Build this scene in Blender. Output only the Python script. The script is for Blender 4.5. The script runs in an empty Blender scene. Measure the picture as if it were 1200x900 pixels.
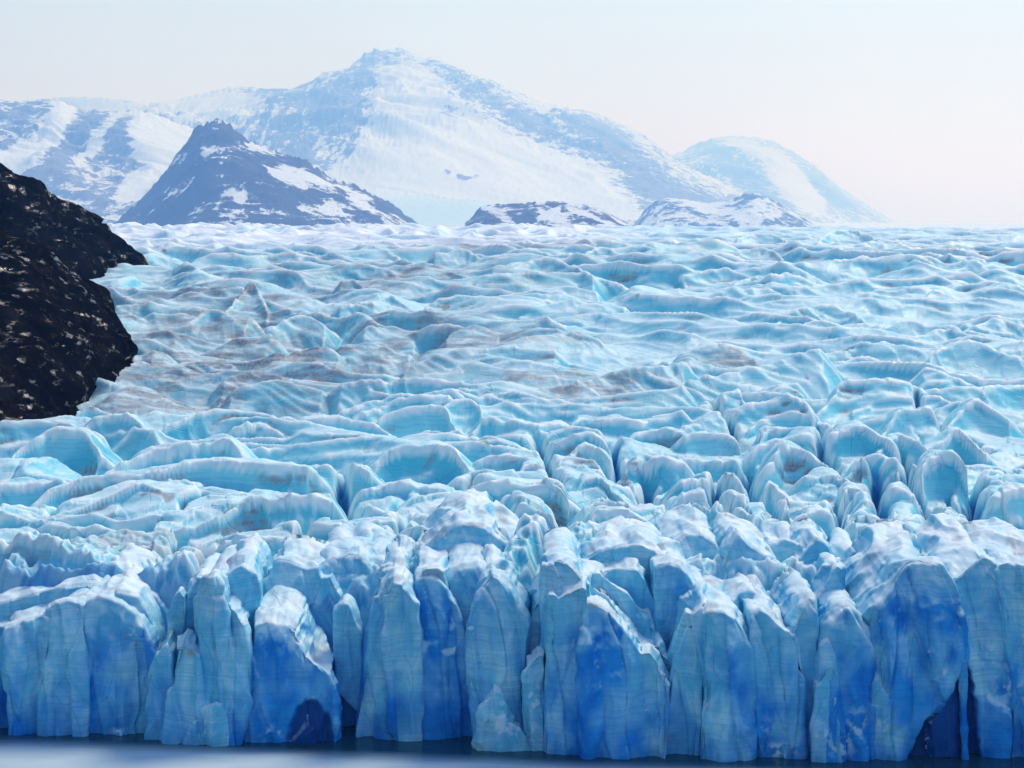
import bpy, math, random
import numpy as np

scene = bpy.context.scene
COL = scene.collection
F = 2239.0                      # focal length in pixels of the 1200 px wide photograph
CAM = np.array([0.0, 0.0, 137.0])
PITCH = math.atan(220.0 / F)
CP, SP = math.cos(PITCH), math.sin(PITCH)

# ------------------------------------------------------------------ helpers
def at(px, py, Y):
    """World point seen at a photo pixel, at depth Y."""
    px = np.asarray(px, float); py = np.asarray(py, float); Y = np.asarray(Y, float)
    a = (px - 600.0) / F; b = (450.0 - py) / F
    dy = CP + b * SP; dz = -SP + b * CP
    k = Y / dy
    return a * k, Y + 0 * k, CAM[2] + dz * k

def water_depth(py):
    b = (450.0 - py) / F
    return -CAM[2] * (CP + b * SP) / (-SP + b * CP)

def _hash(ix, iy, iz, seed):
    h = (ix.astype(np.uint32) * np.uint32(374761393) + iy.astype(np.uint32) * np.uint32(668265263)
         + iz.astype(np.uint32) * np.uint32(2147483647) + np.uint32((seed * 974711 + 12345) & 0xffffffff))
    h = (h ^ (h >> np.uint32(13))) * np.uint32(1274126177)
    h = (h ^ (h >> np.uint32(15))) * np.uint32(2246822519)
    return h ^ (h >> np.uint32(16))

def rnd2(ix, iy, seed):
    z = np.zeros_like(ix)
    return _hash(ix, iy, z, seed).astype(np.float32) / np.float32(4294967296.0)

def noise2(x, y, seed=0):
    x = np.asarray(x, np.float32); y = np.asarray(y, np.float32)
    x0 = np.floor(x); y0 = np.floor(y)
    fx = x - x0; fy = y - y0
    ix = x0.astype(np.int64); iy = y0.astype(np.int64)
    u = fx * fx * fx * (fx * (fx * 6 - 15) + 10); v = fy * fy * fy * (fy * (fy * 6 - 15) + 10)
    z = np.zeros_like(ix)
    def g(dx, dy):
        a = _hash(ix + dx, iy + dy, z, seed).astype(np.float32) * np.float32(2 * math.pi / 4294967296.0)
        return np.cos(a) * (fx - dx) + np.sin(a) * (fy - dy)
    n0 = g(0, 0) * (1 - u) + g(1, 0) * u
    n1 = g(0, 1) * (1 - u) + g(1, 1) * u
    return (n0 * (1 - v) + n1 * v) * 1.5

def noise3(x, y, z, seed=0):
    x = np.asarray(x, np.float32); y = np.asarray(y, np.float32); z = np.asarray(z, np.float32)
    x0 = np.floor(x); y0 = np.floor(y); z0 = np.floor(z)
    fx = x - x0; fy = y - y0; fz = z - z0
    ix = x0.astype(np.int64); iy = y0.astype(np.int64); iz = z0.astype(np.int64)
    u = fx * fx * (3 - 2 * fx); v = fy * fy * (3 - 2 * fy); w = fz * fz * (3 - 2 * fz)
    def g(dx, dy, dz):
        h = _hash(ix + dx, iy + dy, iz + dz, seed)
        gx = (h & np.uint32(1023)).astype(np.float32) / 511.5 - 1
        gy = ((h >> np.uint32(10)) & np.uint32(1023)).astype(np.float32) / 511.5 - 1
        gz = ((h >> np.uint32(20)) & np.uint32(1023)).astype(np.float32) / 511.5 - 1
        return gx * (fx - dx) + gy * (fy - dy) + gz * (fz - dz)
    def lerp(a, b, t): return a + (b - a) * t
    a = lerp(lerp(g(0,0,0), g(1,0,0), u), lerp(g(0,1,0), g(1,1,0), u), v)
    b = lerp(lerp(g(0,0,1), g(1,0,1), u), lerp(g(0,1,1), g(1,1,1), u), v)
    return lerp(a, b, w) * 1.2

def fbm2(x, y, octs, seed=0, gain=0.5):
    s = 0; a = 1.0; t = 0
    for i in range(octs):
        s = s + a * noise2(x * 2**i, y * 2**i, seed + i); t += a; a *= gain
    return s / t

def sstep(a, b, x):
    t = np.clip((x - a) / (b - a), 0, 1)
    return t * t * (3 - 2 * t)

def ridge(n, k=0.04):
    """Sharp crest, slightly rounded: 1 at n = 0."""
    return 1.0 - np.sqrt(n * n + k * k) * 2.0 + 2 * k

def mesh_obj(name, V, quads, mat, attrs=None, smooth=True, parent=None):
    me = bpy.data.meshes.new(name)
    V = np.asarray(V, np.float32); Q = np.asarray(quads, np.int32)
    me.vertices.add(len(V)); me.vertices.foreach_set('co', V.ravel())
    me.loops.add(Q.size); me.loops.foreach_set('vertex_index', Q.ravel())
    me.polygons.add(len(Q))
    me.polygons.foreach_set('loop_start', np.arange(0, Q.size, Q.shape[1], dtype=np.int32))
    me.polygons.foreach_set('loop_total', np.full(len(Q), Q.shape[1], np.int32))
    me.update(calc_edges=True)
    if smooth:
        me.polygons.foreach_set('use_smooth', np.ones(len(Q), bool))
    for k, a in (attrs or {}).items():
        at_ = me.attributes.new(k, 'FLOAT', 'POINT')
        at_.data.foreach_set('value', np.asarray(a, np.float32).ravel())
    me.materials.append(mat)
    me.update()
    o = bpy.data.objects.new(name, me); COL.objects.link(o)
    if parent: o.parent = parent
    return o

def grid_quads(nr, nc, flip=False):
    i = np.arange(nr - 1)[:, None] * nc + np.arange(nc - 1)[None, :]
    q = np.stack([i, i + 1, i + nc + 1, i + nc], -1).reshape(-1, 4)
    return q[:, ::-1] if flip else q

def vnormals(V, Q):
    a = V[Q[:, 2]] - V[Q[:, 0]]; b = V[Q[:, 3]] - V[Q[:, 1]]
    n = np.cross(a, b)
    N = np.zeros_like(V)
    for c in range(3):
        s = np.zeros(len(V))
        for k in range(4):
            s += np.bincount(Q[:, k], n[:, c], len(V))
        N[:, c] = s
    return N / np.maximum(np.linalg.norm(N, axis=1, keepdims=True), 1e-9)

def neigh_mean(f, E, cnt):
    s = np.bincount(E[:, 0], f[E[:, 1]], len(f)) + np.bincount(E[:, 1], f[E[:, 0]], len(f))
    return s / cnt

def convexity(V, Q, N, iters=6):
    """How far each vertex stands out of its smoothed surroundings, along its normal (metres)."""
    E = np.concatenate([Q[:, [0, 1]], Q[:, [1, 2]], Q[:, [2, 3]], Q[:, [3, 0]]])
    cnt = np.maximum(np.bincount(E.ravel(), minlength=len(V)), 1).astype(float)
    S = V.copy()
    for _ in range(iters):
        S = np.stack([neigh_mean(S[:, c], E, cnt) for c in range(3)], 1)
    return ((V - S) * N).sum(1)

def tag(o, label=None, cat=None, group=None, kind=None):
    if label: o['label'] = label
    if cat: o['category'] = cat
    if group: o['group'] = group
    if kind: o['kind'] = kind
    return o

# ------------------------------------------------------------------ node helpers
class NT:
    def __init__(self, name):
        self.m = bpy.data.materials.new(name); self.m.use_nodes = True
        self.t = self.m.node_tree; self.t.nodes.clear()
    def n(self, typ, **kw):
        nd = self.t.nodes.new(typ)
        for k, v in kw.items():
            setattr(nd, k, v)
        return nd
    def link(self, a, b): self.t.links.new(a, b)
    def inp(self, nd, key, v):
        s = nd.inputs[key]
        if hasattr(v, 'is_linked') or isinstance(v, bpy.types.NodeSocket): self.link(v, s)
        else: s.default_value = v
    def math(self, op, a, b=None, c=None, clamp=False):
        nd = self.n('ShaderNodeMath', operation=op, use_clamp=clamp)
        self.inp(nd, 0, a)
        if b is not None: self.inp(nd, 1, b)
        if c is not None: self.inp(nd, 2, c)
        return nd.outputs[0]
    def mix(self, f, a, b, blend='MIX'):
        nd = self.n('ShaderNodeMix', data_type='RGBA', blend_type=blend)
        self.inp(nd, 0, f)
        for key, v in ((6, a), (7, b)):
            if isinstance(v, tuple): v = (*v, 1.0) if len(v) == 3 else v
            self.inp(nd, key, v)
        return nd.outputs[2]
    def noise(self, vec, scale, detail=4, rough=0.55, dist=0.0):
        nd = self.n('ShaderNodeTexNoise')
        if vec is not None: self.link(vec, nd.inputs['Vector'])
        nd.inputs['Scale'].default_value = scale; nd.inputs['Detail'].default_value = detail
        nd.inputs['Roughness'].default_value = rough; nd.inputs['Distortion'].default_value = dist
        return nd.outputs[0]
    def mapping(self, vec, scale=(1, 1, 1), rot=(0, 0, 0)):
        nd = self.n('ShaderNodeMapping'); self.link(vec, nd.inputs['Vector'])
        nd.inputs['Scale'].default_value = scale; nd.inputs['Rotation'].default_value = rot
        return nd.outputs[0]
    def smooth(self, v, a, b, lo=0.0, hi=1.0):
        nd = self.n('ShaderNodeMapRange', interpolation_type='SMOOTHSTEP')
        self.inp(nd, 0, v)
        for i, x in enumerate((a, b, lo, hi)): nd.inputs[1 + i].default_value = x
        return nd.outputs[0]
    def attr(self, name):
        nd = self.n('ShaderNodeAttribute', attribute_name=name); return nd.outputs['Fac']
    def pos(self):
        return self.n('ShaderNodeNewGeometry').outputs['Position']
    def bump(self, h, strength=0.5, dist=1.0, normal=None):
        nd = self.n('ShaderNodeBump'); self.link(h, nd.inputs['Height'])
        nd.inputs['Strength'].default_value = strength; nd.inputs['Distance'].default_value = dist
        if normal is not None: self.link(normal, nd.inputs['Normal'])
        return nd.outputs[0]
    def out(self, bsdf_kw, normal=None):
        b = self.n('ShaderNodeBsdfPrincipled')
        for k, v in bsdf_kw.items(): self.inp(b, k, v)
        if normal is not None: self.link(normal, b.inputs['Normal'])
        o = self.n('ShaderNodeOutputMaterial'); self.link(b.outputs[0], o.inputs['Surface'])
        return b

# ------------------------------------------------------------------ materials
def ice_material(name, calved):
    t = NT(name); P = t.pos()
    sep = t.n('ShaderNodeSeparateXYZ'); t.link(t.n('ShaderNodeNewGeometry').outputs['Normal'], sep.inputs[0])
    up = t.smooth(sep.outputs[2], 0.30, 0.88) if calved else t.smooth(sep.outputs[2], 0.60, 1.0, 0.0, 0.80)
    big = t.noise(P, 0.035, 3, 0.5)
    med = t.noise(t.mapping(P, (1, 1, 0.5)), 0.14, 5, 0.6, 0.6)
    fine = t.noise(t.mapping(P, (1, 0.6, 1)), 0.7, 6, 0.65)
    # horizontal layering of the ice, slightly tilted and wavy
    warp = t.n('ShaderNodeVectorMath', operation='MULTIPLY_ADD')
    nz = t.n('ShaderNodeTexNoise'); t.link(P, nz.inputs['Vector']); nz.inputs['Scale'].default_value = 0.05
    t.link(nz.outputs['Color'], warp.inputs[0]); warp.inputs[1].default_value = (9, 9, 6); t.link(P, warp.inputs[2])
    strat = t.noise(t.mapping(warp.outputs[0], (0.03, 0.03, 1.6), (0.06, 0.04, 0)), 1.0, 5, 0.7)
    scratch = t.noise(t.mapping(warp.outputs[0], (0.045, 0.12, 0.40), (0.0, 0.22, 0.45)), 1.0, 5, 0.62)
    if calved:
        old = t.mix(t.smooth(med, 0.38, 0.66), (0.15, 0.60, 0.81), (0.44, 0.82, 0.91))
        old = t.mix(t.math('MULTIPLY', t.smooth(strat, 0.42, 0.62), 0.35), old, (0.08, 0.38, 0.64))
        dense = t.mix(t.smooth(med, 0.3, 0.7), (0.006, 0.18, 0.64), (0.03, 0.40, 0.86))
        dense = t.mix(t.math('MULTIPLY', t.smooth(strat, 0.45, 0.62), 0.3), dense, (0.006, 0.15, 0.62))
        blue = t.mix(t.attr('dense'), old, dense)  # 'dense' holds dense ice plus painted shade
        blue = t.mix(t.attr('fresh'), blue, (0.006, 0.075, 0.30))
        weath = t.mix(t.smooth(med, 0.35, 0.65), (0.62, 0.82, 0.86), (0.86, 0.93, 0.92))
    else:
        blue = t.mix(t.smooth(big, 0.36, 0.64), (0.11, 0.61, 0.73), (0.32, 0.81, 0.87))
        blue = t.mix(t.math('MULTIPLY', t.smooth(strat, 0.40, 0.65), 0.35), blue, (0.08, 0.45, 0.66))
        blue = t.mix(t.math('MULTIPLY', t.smooth(med, 0.5, 0.72), 0.35), blue, (0.42, 0.72, 0.80))
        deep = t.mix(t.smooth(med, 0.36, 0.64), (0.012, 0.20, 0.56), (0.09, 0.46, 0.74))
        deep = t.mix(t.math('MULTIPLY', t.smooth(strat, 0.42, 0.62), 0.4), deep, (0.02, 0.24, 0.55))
        blue = t.mix(t.attr('dense'), blue, deep)  # deep blue also stands for painted shade
        weath = t.mix(t.smooth(med, 0.35, 0.65), (0.64, 0.86, 0.86), (0.92, 0.95, 0.93))
    f = t.math('MULTIPLY', up, t.smooth(big, 0.3, 0.6, 0.75, 1.0))
    if not calved: f = t.math('MULTIPLY', f, t.math('MULTIPLY_ADD', t.attr('dense'), -0.8, 1.0))
    crest = t.attr('crest')
    if not calved: crest = t.math('MULTIPLY', crest, t.math('MULTIPLY_ADD', t.attr('dense'), -1.0, 1.0))
    f = t.math('MAXIMUM', f, crest, clamp=True)
    col = t.mix(f, blue, weath)
    col = t.mix(t.smooth(t.attr('rime'), 0.0, 0.7), col, (0.40, 0.74, 0.88)) if calved else col
    col = t.mix(t.smooth(t.attr('rime'), 0.25 if calved else 0.0, 1.0), col, (0.80, 0.90, 0.94) if calved else (0.92, 0.94, 0.96))
    # wind-blown dust and moraine grit in streaks
    dm = t.math('MULTIPLY', t.attr('dirt'), t.smooth(scratch, 0.38, 0.58, 0.2, 1.0))
    dustm = t.math('MULTIPLY', t.smooth(t.attr('dirt'), 0.08, 0.75), t.smooth(scratch, 0.36, 0.62, 0.15, 0.75), clamp=True)
    col = t.mix(dustm, col, (0.46, 0.49, 0.53))
    grit = t.mix(t.smooth(fine, 0.35, 0.65), (0.16, 0.165, 0.175), (0.34, 0.355, 0.38))
    col = t.mix(t.math('MULTIPLY', dm, 0.85, clamp=True), col, grit)
    hgt = t.math('ADD', t.math('MULTIPLY', strat, 0.3), t.math('MULTIPLY', fine, 0.6))
    hgt = t.math('ADD', hgt, t.math('MULTIPLY', scratch, 0.45))
    vor = t.n('ShaderNodeTexVoronoi', feature='DISTANCE_TO_EDGE')
    t.link(t.mapping(warp.outputs[0], (0.075, 0.10, 0.03) if calved else (0.05, 0.085, 0.05), (0.15, 0.1, 0.5)), vor.inputs['Vector']); vor.inputs['Scale'].default_value = 1.0
    crk = t.smooth(vor.outputs['Distance'], 0.0, 0.016)
    crk = t.math('MAXIMUM', crk, t.smooth(big, 0.44, 0.56))
    hgt = t.math('ADD', hgt, t.math('MULTIPLY', crk, 0.55))
    col = t.mix(t.math('MULTIPLY_ADD', crk, -0.22, 0.22), col, (0.03, 0.26, 0.52))
    nrm = t.bump(hgt, 0.5, 0.42 if calved else 0.5)
    rough = t.smooth(fine, 0.3, 0.7, 0.28, 0.5)
    b = t.out({'Base Color': col, 'Roughness': rough, 'IOR': 1.31, 'Specular IOR Level': 0.16}, nrm)
    if SSS:
        b.inputs['Subsurface Weight'].default_value = 0.55
        b.inputs['Subsurface Radius'].default_value = (0.25, 0.7, 1.0)
        b.inputs['Subsurface Scale'].default_value = 1.6
    return t.m

def rock_material():
    t = NT('wet_dark_rock'); P = t.pos()
    a = t.noise(P, 0.06, 6, 0.62, 0.5)
    f = t.noise(t.mapping(P, (1, 1, 0.7), (0.3, 0.5, 0.2)), 0.45, 8, 0.7)
    streak = t.noise(t.mapping(P, (0.5, 0.5, 0.07)), 0.8, 6, 0.65)
    col = t.mix(t.smooth(a, 0.35, 0.65), (0.0020, 0.0020, 0.0024), (0.0060, 0.0050, 0.0044))
    col = t.mix(t.math('MULTIPLY', t.smooth(streak, 0.50, 0.70), t.smooth(a, 0.42, 0.6)), col, (0.030, 0.019, 0.012))
    col = t.mix(t.smooth(a, 0.56, 0.70), col, (0.012, 0.011, 0.012))
    vor = t.n('ShaderNodeTexVoronoi', feature='DISTANCE_TO_EDGE'); t.link(t.mapping(P, (1, 1, 1.6), (0.4, 0.5, 0)), vor.inputs['Vector'])
    vor.inputs['Scale'].default_value = 0.16
    h = t.math('ADD', t.math('MULTIPLY', f, 1.2), t.smooth(vor.outputs['Distance'], 0, 0.12, 0, 0.6))
    h = t.math('ADD', h, t.math('MULTIPLY', streak, 0.9))
    rough = t.smooth(t.noise(t.mapping(P, (1, 1, 2.2), (0.2, 0.45, 0)), 0.05, 6, 0.6), 0.52, 0.61, 0.95, 0.2)
    t.out({'Base Color': col, 'Roughness': rough, 'Specular IOR Level': t.math('MULTIPLY', t.smooth(t.noise(t.mapping(P, (1, 1, 2.2), (0.2, 0.45, 0)), 0.05, 6, 0.6), 0.50, 0.60, 0.0, 0.9), t.smooth(t.noise(t.mapping(P, (1, 1, 2.6), (0.5, 0.3, 0)), 0.13, 5, 0.6), 0.52, 0.58))}, t.bump(h, 0.5, 0.8))
    return t.m

def mountain_material(name, rock=(0.035, 0.035, 0.045), snow=(0.80, 0.84, 0.90)):
    t = NT(name); P = t.pos()
    s = t.attr('snow')
    n = t.noise(P, 0.0030, 11, 0.78)
    n2 = t.noise(t.mapping(P, (1, 0.5, 0.35), (0, 0.6, 0)), 0.0026, 10, 0.75)
    v = t.math('ADD', s, t.math('MULTIPLY_ADD', n, 3.4, -1.7))
    v = t.math('ADD', v, t.math('MULTIPLY_ADD', n2, 2.2, -1.1))
    m = t.smooth(v, 0.42, 0.58)
    rk = t.mix(t.smooth(n, 0.35, 0.65), rock, tuple(c * 1.9 for c in rock))
    col = t.mix(m, rk, snow)
    col = t.mix(t.attr('ice'), col, (0.42, 0.74, 0.84))
    t.out({'Base Color': col, 'Roughness': 0.8, 'Specular IOR Level': 0.2}, t.bump(n, 0.6, 65.0))
    return t.m

def water_material():
    t = NT('milky_lake_water'); P = t.pos()
    n = t.noise(t.mapping(P, (0.25, 1.0, 1)), 0.10, 3, 0.5)
    col = t.mix(t.smooth(n, 0.35, 0.65), (0.48, 0.61, 0.65), (0.57, 0.69, 0.72))
    # still water under the ice, cliff reflection and shade painted in dark; a milky silt plume farther out
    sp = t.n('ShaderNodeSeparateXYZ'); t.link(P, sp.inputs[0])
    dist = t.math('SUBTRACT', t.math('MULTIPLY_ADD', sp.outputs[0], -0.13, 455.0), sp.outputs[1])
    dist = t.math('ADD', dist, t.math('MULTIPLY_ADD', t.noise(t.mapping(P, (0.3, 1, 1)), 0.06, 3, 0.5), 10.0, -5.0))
    silt_and_shade = t.math('MULTIPLY', t.smooth(dist, -5.0, 7.0), t.smooth(dist, 38.0, 75.0, 1.0, 0.06))  # lake darkened past the plume, out of view, to cut bounce onto the cliff
    col = t.mix(silt_and_shade, (0.012, 0.06, 0.09), col)
    ro = t.math('MULTIPLY_ADD', silt_and_shade, 0.22, 0.10)
    n2 = t.noise(t.mapping(P, (0.5, 1.6, 1)), 0.9, 3, 0.5)
    t.out({'Base Color': col, 'Roughness': ro, 'IOR': 1.33}, t.bump(n2, 0.22, 0.4))
    return t.m
SSS = False
ICE = ice_material('glacier_ice', False)
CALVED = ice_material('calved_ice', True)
ROCK = rock_material()
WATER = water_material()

# ------------------------------------------------------------------ glacier surface
def chaikin(P, it=1):
    P = np.asarray(P, float)
    for _ in range(it):
        if len(P) < 3: return P
        q = 0.8 * P[:-1] + 0.2 * P[1:]; r = 0.2 * P[:-1] + 0.8 * P[1:]
        mid = np.stack([q, r], 1).reshape(-1, 2)
        P = np.concatenate([P[:1], mid[1:-1], P[-1:]])
    return P

# photo row -> depth of the mean ice surface
_rows = np.array([262, 270, 280, 300, 350, 400, 450, 500, 550, 600, 640, 690, 730], float)
_deps = np.array([2500, 2250, 1980, 1650, 1270, 1050, 900, 780, 680, 600, 545, 490, 472], float)
def row_depth(py): return np.interp(py, _rows, _deps)
_zs = np.array([at(600, r, d)[2] for r, d in zip(_rows, _deps)])
_o = np.argsort(_deps)
_zd, _zz = _deps[_o], _zs[_o]

def front_depth(t):
    """Depth of the calving front for a given x / y."""
    return 470.0 - t * 40.0

def base_z(Y, t):
    z = np.interp(Y, np.concatenate([_zd, [2700, 3200, 4200]]), np.concatenate([_zz, [_zz[-1] - 4, 70, 40]]))
    z = z + sstep(0.05, 0.3, t) * sstep(1200, 2400, Y) * -4.0 - 9.0 * sstep(1300, 2200, Y)
    return z

def blobs(x, y, lst):
    """Soft elliptical regions given by photo pixels (cx, cy, rx, ry, weight), as places on the ice."""
    s = np.zeros_like(x)
    for cx, cy, rx, ry, w in lst:
        Y0 = row_depth(cy); Ya = row_depth(cy - ry); Yb = row_depth(cy + ry)
        X0 = (cx - 600) / F * Y0; RX = rx / F * Y0; RY = abs(Ya - Yb) / 2
        s = np.maximum(s, w * np.exp(-((x - X0) / RX)**2 - ((y - Y0) / RY)**2))
    return s

def cells(x, y, seed):
    ix = np.floor(x).astype(np.int64); iy = np.floor(y).astype(np.int64)
    f1 = np.full(x.shape, 9.0, np.float32); f2 = f1.copy()
    cx = np.zeros_like(f1); cy = np.zeros_like(f1); ids = np.zeros(x.shape + (3,), np.float32)
    for dx in (-1, 0, 1):
        for dy in (-1, 0, 1):
            jx = ix + dx; jy = iy + dy
            px = jx + 0.15 + 0.7 * rnd2(jx, jy, seed); py = jy + 0.15 + 0.7 * rnd2(jx, jy, seed + 1)
            d = np.sqrt((x - px)**2 + (y - py)**2)
            near = d < f1
            f2 = np.where(near, f1, np.minimum(f2, d))
            cx = np.where(near, px, cx); cy = np.where(near, py, cy)
            for k in range(3):
                ids[..., k] = np.where(near, rnd2(jx, jy, seed + 2 + k), ids[..., k])
            f1 = np.where(near, d, f1)
    return f1, f2, cx, cy, ids

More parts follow.
